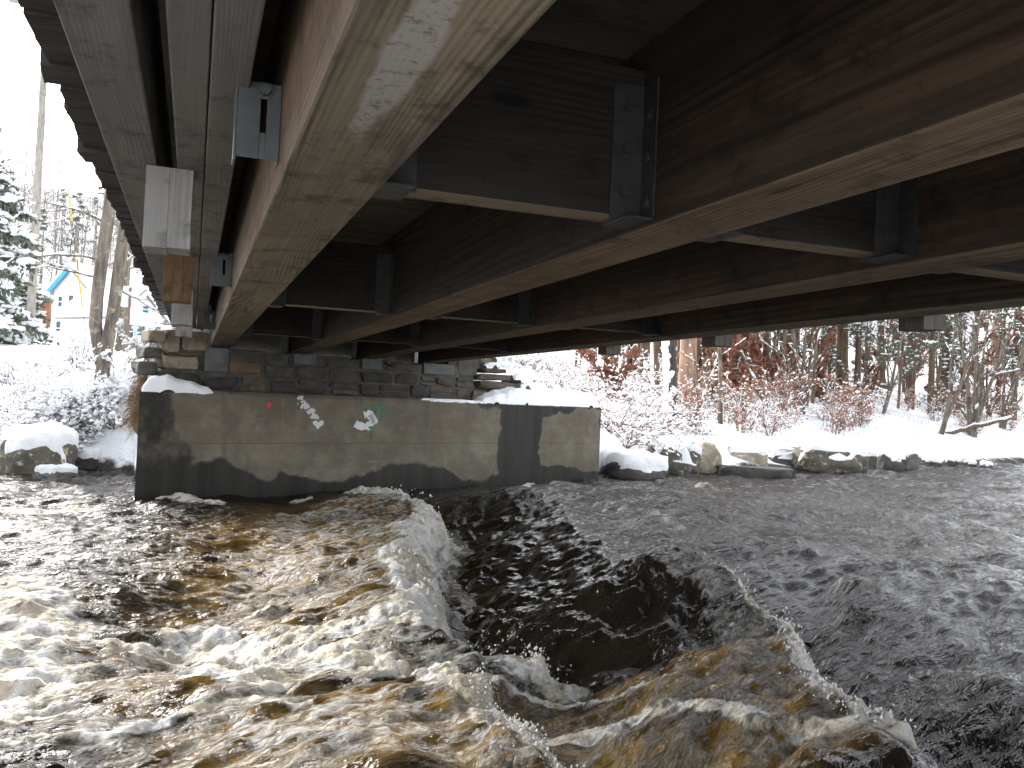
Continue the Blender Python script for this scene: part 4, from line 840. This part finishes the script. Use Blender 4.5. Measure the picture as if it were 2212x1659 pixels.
# fallen log, snapped snowy trunk and stump
def log(name, label, a, b, r, seed, cat='log'):
    t = thing(name, a, label, cat); rs = np.random.RandomState(seed); n = 10; T = np.linspace(0, 1, n)[:, None]; P = (b-a)*T+rs.randn(n, 3)*.03
    m = MB(); rr = np.linspace(r, r*.65, n); m.tube(P, rr, 9); m.build('trunk', MAT['bark_brown'], t)
    m = MB(); q = P.copy(); q[:, 2] += rr*.75; m.tube(q, rr*.8*(1+.3*rs.randn(n)), 8); m.build('snow', MAT['snow'], t); return t
a = ghit(2040, 936); zc = (a-CAMP)@_F; log('fallen_log', 'fallen snow covered log slanting over the snow bank upstream', a, atd(2185, 903, zc-.5), .10, 1)
a = ghit(1655, 880); zc = (a-CAMP)@_F; log('broken_trunk', 'snapped snowy trunk leaning left among the beech leaves', a, atd(1600, 760, zc), .11, 2)
a = ghit(1745, 830); zc = (a-CAMP)@_F; log('broken_trunk', 'snow dusted fallen trunk leaning behind the many stemmed sapling', a, atd(1690, 745, zc), .15, 3)
s_ = ghit(1872, 893); t = thing('tree_stump', s_, 'short rotten rust brown stump on the snow bank below the slope', 'stump'); m = MB()
m.tube(np.array([[0, 0, -.1], [0, 0, .12], [.02, 0, .30], [.03, 0, .34]]), [.24, .20, .25, .16], 12); m.build('stump_wood', MAT['bark_red'], t); m = MB(); m.blobs([[0, 0, .36]], np.array([[.22, .2, .06]]), np.random.RandomState(3), 2); m.build('snow_cap', MAT['snow'], t)
# ------------------------------------------------------------------ conifers and far woods
def conifer(seed, h, r, dens=1., mat='needle', snow=1., trunk='bark_brown', low=.05, nb=46, pad=1., lev=1):
    rs = np.random.RandomState(seed); tr = MB(); nd = MB(); sn = MB(); tr.tube(np.array([[0, 0, -.2], [0, 0, h*.5], [0, 0, h]]), [h*.016, h*.010, .01], 8)
    C = []; S = []; SR = []
    for i in range(nb):
        k = low+(1-low)*(i+rs.rand())/nb; z = k*h; L = r*(1-k)**.75*(.7+.5*rs.rand())+.15; a = rs.rand()*6.28; d = np.array([math.cos(a), math.sin(a), .12-.5*(1-k)])
        P, Rr = branch(rs, (0, 0, z), d, L, .03*(1-k)+.008, .004, 7, .05, .045); tr.tube(P, Rr, 4, False)
        for j in range(1, 8):
            for _ in range(int(7*dens)): C.append(P[j]+np.array([rs.randn()*.16*(.4+L*.25), rs.randn()*.16*(.4+L*.25), -abs(rs.randn())*.10]))
            for _ in range(rs.poisson(2.2*snow)): S.append(P[j]+np.array([rs.randn()*.14*(.4+L*.2), rs.randn()*.14*(.4+L*.2), .03])); q = (.03+.07*rs.rand()**2)*pad; SR.append((q*1.4, q*1.4, q*.7))
    nd.leaves(C, .26, rs, .35, .6); sn.blobs(S, np.array(SR), rs, lev, .3); return tr, nd, sn
def spruce(label, loc, seed, h, r, group=None, dens=1., snow=1., nb=46, low=.05, mat='needle', pad=1.):
    t = thing('spruce_tree', loc, label, 'tree', group); tr, nd, sn = conifer(seed, h, r, dens, mat, snow, low=low, nb=nb, pad=pad)
    tr.build('trunk', MAT['bark_brown'], t); nd.build('crown', MAT[mat], t, False); tag(sn.build('snow', MAT['snow'], t), kind='stuff'); return t
a = atd(-30, 830, 25.); spruce('snow loaded spruce with drooping boughs at the left river bank', gpt(a[0], a[1]), 201, 5.6, 2.2, dens=1.8, nb=44, snow=2.2, pad=1.5)
a = atd(45, 830, 31.); spruce('smaller snowy spruce behind the brown shed corner', gpt(a[0], a[1]), 202, 2.6, 1.2, dens=1.6, nb=30, snow=2., pad=1.3)
a = atd(-150, 830, 30.); spruce('tall spruce behind the drooping one on the left bank', gpt(a[0], a[1]), 203, 9., 3.0, dens=2., nb=50, snow=2., pad=1.5)
for j, (px, dp, h, lb) in enumerate([(1650, 40, 11, 'dark hemlock tree behind the beech saplings'), (1850, 44, 12, 'dark hemlock tree behind the stout brown tree'), (2010, 46, 12, 'dark hemlock tree upslope of the leaning pale stem'), (2190, 50, 12, 'dark hemlock tree at the upstream end of the slope'), (1420, 42, 12, 'dark hemlock tree far behind the thick reddish tree')]):
    a = atd(px, 880, dp); spruce(lb, gpt(a[0], a[1]), 210+j, h, 4.2, 'dark hemlocks on the wooded slope', 1.5, 1.3, 40, .3)
MAT['bark_pale'] = bark('pale_grey_bark', (.30, .265, .235), (.20, .17, .15))
def far_wood(name, label, spots, seed, bm='bark_brown'):
    rs = np.random.RandomState(seed); tr = MB(); nd = MB(); sn = MB()
    for x, y, h, kind in spots:
        z = float(terrain(x, y)); o = np.array([x, y, z])
        if kind == 0:
            lean = rs.randn(2)*.04*h; P = np.array([[0, 0, -.3], [lean[0]*.5, lean[1]*.5, h*.5], [lean[0], lean[1], h]])+o; r = .0075*h; tr.tube(P, [r, r*.7, .02], 5, False)
            S = []
            for _ in range(16):
                k = .25+.75*rs.rand(); q = P[0]+(P[2]-P[0])*k; a = rs.rand()*6.28; B, Rr = branch(rs, q, (math.cos(a), math.sin(a), .7), h*(.15+.22*rs.rand()), r*.35, .012, 4, .2); tr.tube(B, Rr, 3, False)
                for _ in range(7):
                    i = rs.randint(1, 5); C, Q = branch(rs, B[i], (rs.randn(), rs.randn(), .6), h*.11, .014, .006, 3, .25); tr.tube(C, Q, 3, False); S.append(C[2])
                S += list(B[1:])
            S = np.array(S); r_ = .03+.08*rs.rand(len(S))**2; keep = rs.rand(len(S)) < .6; sn.blobs(S[keep], np.stack([r_, r_, r_*.6], 1)[keep], rs, 0, .3)
        else:
            a_, b_, c_ = conifer(rs.randint(1e6), h, h*.28, .9, nb=22, lev=0)
            for src, dst in ((a_, tr), (b_, nd), (c_, sn)): dst.add(np.concatenate(src.v)+o, np.concatenate(src.q) if src.q else None, np.concatenate(src.t) if src.t else None)
    t = thing(name, (spots[0][0], spots[0][1], 0), label, 'woods'); t.location = (0, 0, 0); t['kind'] = 'stuff'
    tr.build('trunks', MAT[bm], t)
    if nd.n: nd.build('needles', MAT['needle'], t, False)
    sn.build('snow', MAT['snow'], t)
rs = np.random.RandomState(77); sp = []
for _ in range(120):
    y = 75+75*rs.rand(); x = y*math.tan(R_(-13+16*rs.rand())); sp.append((x, y, 8+5*rs.rand(), 0 if rs.rand() < .8 else 1))
far_wood('far_woods', 'grey snowy woods on the far hill behind the white house', sp, 1, 'bark_pale')
sp = []
for _ in range(190):
    b = R_(24+32*rs.rand()); d = 32+40*rs.rand()**1.2
    if d*math.cos(b) > float(bank_y(d*math.sin(b)))+9: sp.append((d*math.sin(b), d*math.cos(b), 8+6*rs.rand(), 0 if rs.rand() < .84 else 1))
far_wood('far_woods', 'brown and dark green woods rising behind the right bank', sp, 2)
# ------------------------------------------------------------------ left bank
def fork_tree():
    b = ghit(213, 862); zc = (b-CAMP)@_F; t = thing('forked_tree', b, 'tall twin trunk tree with lichen patches leaning over the left bank', 'tree'); m = MB()
    fk = atd(225, 745, zc)-b
    def trunk(mb, pts, w, k=14):
        P = np.array([atd(x, y, zc+dz)-b for x, y, dz in pts]); mb.tube(P, np.array(w)*zc/FPX/2, k)
    trunk(m, [(212, 880, 0), (214, 850, 0), (222, 800, 0), (228, 760, 0), (240, 700, .05), (252, 620, .1), (263, 540, .15), (275, 460, .2), (300, 300, .3), (320, 100, .5), (330, -150, .7)], [44, 30, 29, 30, 25, 26, 26, 25, 22, 16, 6]); m.build('trunk', MAT['bark'], t)
    m = MB(); trunk(m, [(216, 790, 0), (212, 750, 0), (206, 700, 0), (210, 640, 0), (220, 560, 0), (232, 480, 0), (240, 420, 0), (250, 250, 0), (255, 0, 0), (255, -150, 0)], [18, 24, 27, 26, 26, 26, 25, 20, 12, 4]); m.build('trunk', MAT['bark'], t)
    p = Plant(9)
    for x, y, d in ((262, 520, (.9, 0, .2)), (240, 620, (.8, .2, -.1)), (215, 600, (-.9, .1, .25)), (208, 560, (-.9, -.3, .3)), (225, 480, (-.8, .2, .5)), (270, 450, (.8, .3, .4)), (245, 300, (-.6, .5, .6)), (300, 300, (.7, -.3, .5)), (250, 150, (-.5, .4, .7)), (320, 150, (.5, .4, .7))):
        p.limb(atd(x, y, zc)-b, d, 1.2+.8*p.rs.rand(), .022, .004, 5, 8, .14, .02, .5, 1, .5, 5, 0, .04)
    p.fin(t, 'branches', 'bark'); return t
fork_tree()
b = ghit(262, 752, 14, 60); 
tree('mossy_tree', 'mossy trunk between the twin tree and the road sign', 262, 752, 21, 2.5, 8, 'bark', 22, dep=30., limbs=7, low=.2)
LB = ['bare snowy shrub at the foot of the twin trunk tree', 'snow loaded shrub above the lichen spotted boulder', 'twiggy snowy shrub behind the broad dark boulder', 'snowy shrub between the two large left bank boulders', 'low snowy shrub left of the twin trunk tree', 'snow choked shrub below the drooping spruce', 'upright brown shrub in front of the white house', 'snowy shrub at the road edge by the sign post', 'snow bent shrub hanging over the lichen spotted boulder', 'thin snowy shrub on the slope beside the stone pillar']
for j, (px, py, h, spd) in enumerate([(196, 880, .55, .9), (60, 915, .7, 1.), (250, 915, .45, .9), (150, 945, .6, 1.), (120, 865, .7, .9), (30, 850, .8, .9), (172, 800, .9, .3), (325, 752, .5, .8), (20, 940, .6, 1.1), (262, 860, .45, .8)]):
    shrub(140+j, h, 14, spd, .5, .17, .10 if j in (2, 5) else 0, 'twig', (0, 0, 0), 2, 5, LB[j], 'shrub', ghit(px, py, 13, 60), 'snowy shrubs on the left bank', clr=1.2, grav=.05, r=.009)
q0 = shrub(170, .55, 12, 1., .5, .16, 0, 'twig', label='low tangle of snowy twigs on the left bank slope', loc=ghit(95, 895, 13, 60), group='low snowy tangles on the left slope', r=.006)
for j, (px, py) in enumerate([(25, 885), (160, 905), (215, 920), (110, 935), (60, 870), (170, 860), (230, 880), (10, 905), (265, 895), (190, 955), (140, 880), (80, 950), (45, 800), (110, 810), (250, 800)]): copy_tree(q0, ghit(px, py, 13, 60), j*2.1, .8+.15*(j % 4))
# dead grass and soil slumped over the wing of the stone wall
G0 = [atd(352, 735, 13.6), atd(338, 765, 13.4), atd(318, 805, 13.2), atd(304, 850, 13.1), atd(298, 900, 13.2)]
t = thing('dead_grass_clump', G0[3], 'brown dead grass and roots slumping over the left end of the stone wall', 'grass'); rs = np.random.RandomState(8); b = np.array(t.location)
MAT['soil'] = simple('brown_soil', (.10, .072, .05), (.17, .125, .085), 9., .95, .9, .06)
C = np.array([np.interp(np.linspace(0, 4, 14), range(5), [g[k] for g in G0]) for k in range(3)]).T-b
m = MB(); bv, bf = ICO[3]; cc = C+np.array([.12, .25, -.1]); rr = np.linspace(.12, .24, 14); m.blobs(cc, np.stack([rr*.8, rr*1.6, rr*1.1], 1), rs, 3, .35); tag(m.build('soil', MAT['soil'], t), kind='stuff')
m = MB()
for _ in range(1300):
    k = rs.randint(14); q = C[k]+np.array([.06+rs.randn()*.07, rs.randn()*.16, rs.randn()*.07]); d = np.array([-.55+rs.randn()*.3, -.2+rs.randn()*.3, .35-1.0*rs.rand()]); P, Rr = branch(rs, q, d, .12+.28*rs.rand(), .005, .0015, 5, .12, .24); m.tube(P, Rr, 3, False)
tag(m.build('grass_blades', MAT['grass'], t), kind='stuff')
for s0, z0, w_, h_ in ((.16, 2.0, .28, .17), (.22, 2.24, .26, .18), (.1, 1.76, .28, .2)):
    v, f = rock_v((s0, -.12, z0), (s0+w_, .3, z0+h_), rs, .1, 3, 5, 9.); P = WL+WD*v[:, :1]+WN*(v[:, 1:2]+.6)+np.array([0, 0, 1.])*v[:, 2:3]-b; m = MB(); m.add(P, None, f); m.build('loose_stone', SM[4 if z0 > 2.2 else 1], t, False)
# ------------------------------------------------------------------ road sign, utility pole, shed, houses
def rounded(w, h, r, k=4):
    p = []
    for cx, cz, a0 in ((w/2-r, h/2-r, 0), (-w/2+r, h/2-r, 90), (-w/2+r, -h/2+r, 180), (w/2-r, -h/2+r, 270)):
        p += [(cx+r*math.cos(R_(a0+90*i/k)), cz+r*math.sin(R_(a0+90*i/k))) for i in range(k+1)]
    return p
MAT['sign'] = simple('bare_aluminium', (.50, .53, .55), (.58, .60, .62), 3., .5, .05, .002); MAT['rust'] = simple('brown_steel_post', (.13, .075, .06), (.19, .11, .09), 9., .7)
sd = 27.; c = atd(281, 641, sd); foot = gpt(c[0], c[1]); t = thing('road_sign', foot, 'back of a blank road sign on a thin brown post beside the road', 'sign', None, -YAW+R_(8))
W_, H_ = 38*sd/FPX, 46*sd/FPX; p = rounded(W_, H_, .07); n = len(p); m = MB(); m.add([(x, 0, z+c[2]-foot[2]) for x, z in p]+[(x, .004, z+c[2]-foot[2]) for x, z in p]+[(0, 0, c[2]-foot[2]), (0, .004, c[2]-foot[2])], [[i, (i+1) % n, n+(i+1) % n, n+i] for i in range(n)], [[(i+1) % n, i, 2*n] for i in range(n)]+[[n+i, n+(i+1) % n, 2*n+1] for i in range(n)]); m.build('sign_panel', MAT['sign'], t, False)
m = MB(); m.box((-.035, -.035, -.6), (.035, -.001, c[2]-foot[2]+H_*.42)); m.build('post', MAT['rust'], t, False, .004)
pd = 30.; c = atd(62, 760, pd); foot = gpt(c[0], c[1]); t = thing('utility_pole', foot, 'grey wooden utility pole with a yellow sleeved guy wire by the spruce', 'pole')
MAT['pole'] = bark('pole_wood', (.36, .335, .30), (.25, .23, .20), None, 14.)
m = MB(); m.tube(np.array([[0, 0, -.5], [0, 0, 6], [0, 0, 13.]]), [.15, .135, .11], 12); m.build('pole_shaft', MAT['pole'], t)
m = MB(); m.box((-1.2, -.06, 12.2), (1.2, .06, 12.34)); m.build('crossarm', MAT['pole'], t, False)
g0 = atd(190, 748, pd-3)-foot; g1 = np.array([0, 0, 12.0]); g0w = g0+foot; g0[2] = float(terrain(g0w[0], g0w[1]))-foot[2]
m = MB(); m.tube(np.array([g0, (g0+g1)/2, g1]), [.008]*3, 5); m.build('guy_wire', MAT['steel_dk'], t)
yl = NT('yellow_plastic'); MAT['yellow'] = yl.fin((.75, .42, .02), .5)
for k0, k1 in ((.12, .27), (.36, .44)):
    m = MB(); m.tube(np.array([g0+(g1-g0)*k0, g0+(g1-g0)*(k0+k1)/2, g0+(g1-g0)*k1]), [.028]*3, 8); m.build('guy_sleeve', MAT['yellow'], t)
MAT['brownwall'] = simple('rust_brown_boards', (.22, .10, .055), (.30, .15, .08), 4., .9); MAT['white'] = simple('white_siding', (.74, .75, .77), (.80, .81, .82), 3., .7, .1)
MAT['blue'] = simple('bright_blue_paint', (.02, .28, .55), (.03, .33, .60), 3., .6); MAT['paleblue'] = simple('pale_blue_trim', (.42, .62, .75), (.50, .68, .80), 3., .6)
gl = NT('dark_glass'); MAT['glass'] = gl.fin((.05, .06, .07), .08); MAT['roofdk'] = simple('grey_roof', (.18, .18, .18), (.24, .24, .24), 5.)
c = atd(88, 690, 36.); foot = gpt(c[0], c[1]); hg = c[2]-foot[2]; t = thing('brown_shed', foot, 'rust brown board shed half hidden by the snowy spruce', 'shed', None, R_(10)); t.scale = (.62, 1, 1)
hs_ = atd(88, 648, 36.)[2]-foot[2]; m = MB()
for k in range(8): m.box((-.62+k*.155, -.012*(k % 2), -.6), (-.62+k*.155+.15, .04, hs_)); 
m.box((-.62, .04, -.6), (.62, 1.6, hs_-.05)); m.build('wall', MAT['brownwall'], t, False)
m = MB(); m.box((-.75, -.2, hs_+.002), (.75, 1.7, hs_+.06)); m.build('roof', MAT['roofdk'], t, False); m = MB(); m.box((-.73, -.18, hs_+.062), (.73, 1.68, hs_+.24)); m.build('roof_snow', MAT['snow'], t, True, .08)
def house(label, c, rz, W, D, eave, ridge, wins, side_wins, trim, name='white_house'):
    t = thing(name, c, label, 'house', None, rz); m = MB()
    for k in range(int(eave/.22)): m.box((-W/2-.004*(k % 2), -.004*(k % 2), -1+(eave+1)*k/int(eave/.22)), (W/2+.004*(k % 2), D, -1+(eave+1)*(k+1)/int(eave/.22)-.002))
    m.build('wall', MAT['white'], t, False)
    m = MB(); m.add([(-W/2, 0, eave), (W/2, 0, eave), (0, 0, ridge), (-W/2, D, eave), (W/2, D, eave), (0, D, ridge)], [[0, 3, 5, 2], [1, 2, 5, 4]], [[0, 1, 2], [3, 5, 4]]); m.build('gable', MAT['white'], t, False)
    for sg in (-1, 1):
        sl_ = math.atan2(ridge-eave, W/2); ov = .45
        def slab(z0, z1, x_in, y0, y1):
            pts = []
            for yy in (y0, y1):
                for zz in (z0, z1):
                    for x in (0, W/2+ov): pts.append((sg*x, yy, ridge-x*math.tan(sl_)+zz))
            return pts
        q = [[0, 1, 3, 2], [4, 6, 7, 5], [0, 4, 5, 1], [2, 3, 7, 6], [1, 5, 7, 3], [0, 2, 6, 4]]
        m = MB(); m.add(slab(.02, .14, 0, -.45, D+.4), q); r = m.build('roof', MAT['roofdk'], t, False)
        m = MB(); m.add(slab(.145, .42, 0, -.42, D+.38), q); m.build('roof_snow', MAT['snow'], r, False)
        m = MB(); m.add(slab(-.30 if sg < 0 else -.10, .015, 0, -.52, -.40), q); m.build('rake_trim', MAT[trim if sg < 0 else 'white'], r, False)
    for x, z, w, h in wins: window(t, (x, -.001, z), w, h, 0, trim)
    for y, z, w, h in side_wins: window(t, (W/2+.001, y, z), w, h, 1, trim)
    return t
def window(t, p, w, h, side, trim):
    def bx(m, u0, u1, z0, z1, o0, o1):
        if side: m.box((p[0]+o0, p[1]+u0, p[2]+z0), (p[0]+o1, p[1]+u1, p[2]+z1))
        else: m.box((p[0]+u0, p[1]-o1, p[2]+z0), (p[0]+u1, p[1]-o0, p[2]+z1))
    m = MB(); f = .10
    for u0, u1, z0, z1 in ((-w/2-f, -w/2, -f, h+f), (w/2, w/2+f, -f, h+f), (-w/2, w/2, -f, 0), (-w/2, w/2, h, h+f), (-w/2, w/2, h/2-.03, h/2+.03)): bx(m, u0, u1, z0, z1, .012, .08)
    o = m.build('window', MAT[('white' if trim == 'blue' else 'paleblue')], t, False); m = MB(); bx(m, -w/2, w/2, 0, h, .012, .03); m.build('pane', MAT['glass'], o, False)
hd = 60.; c = atd(150, 744, hd); c[2] = atd(150, 744, hd)[2]
px2m = hd/FPX; eave = 118*px2m; ridge = 166*px2m
house('white two storey house with blue gable trim and snowy roof behind the twin trunk tree', c, R_(-46), 3.9, 9.5, eave, ridge,
      [(-1.15, 82*px2m, .42, 22*px2m), (0., 78*px2m, .5, 28*px2m), (1.2, 78*px2m, .5, 28*px2m), (-1.2, 20*px2m, .5, 30*px2m), (0., 20*px2m, .5, 30*px2m), (1.2, 18*px2m, .45, 28*px2m)], [(1.6, 78*px2m, .5, 26*px2m), (4., 78*px2m, .5, 26*px2m), (6.4, 78*px2m, .5, 26*px2m), (1.6, 20*px2m, .5, 28*px2m), (4., 20*px2m, .5, 28*px2m)], 'blue')
hd = 52.; c = atd(300, 744, hd); px2m = hd/FPX
house('low white house with pale blue framed windows behind the road sign', c, R_(40), 3.4, 5., 62*px2m, 115*px2m, [(-.75, 12*px2m, .55, 28*px2m), (.05, 12*px2m, .55, 28*px2m), (.3, 70*px2m, .4, 14*px2m)], [(1.5, 14*px2m, .6, 28*px2m)], 'white')
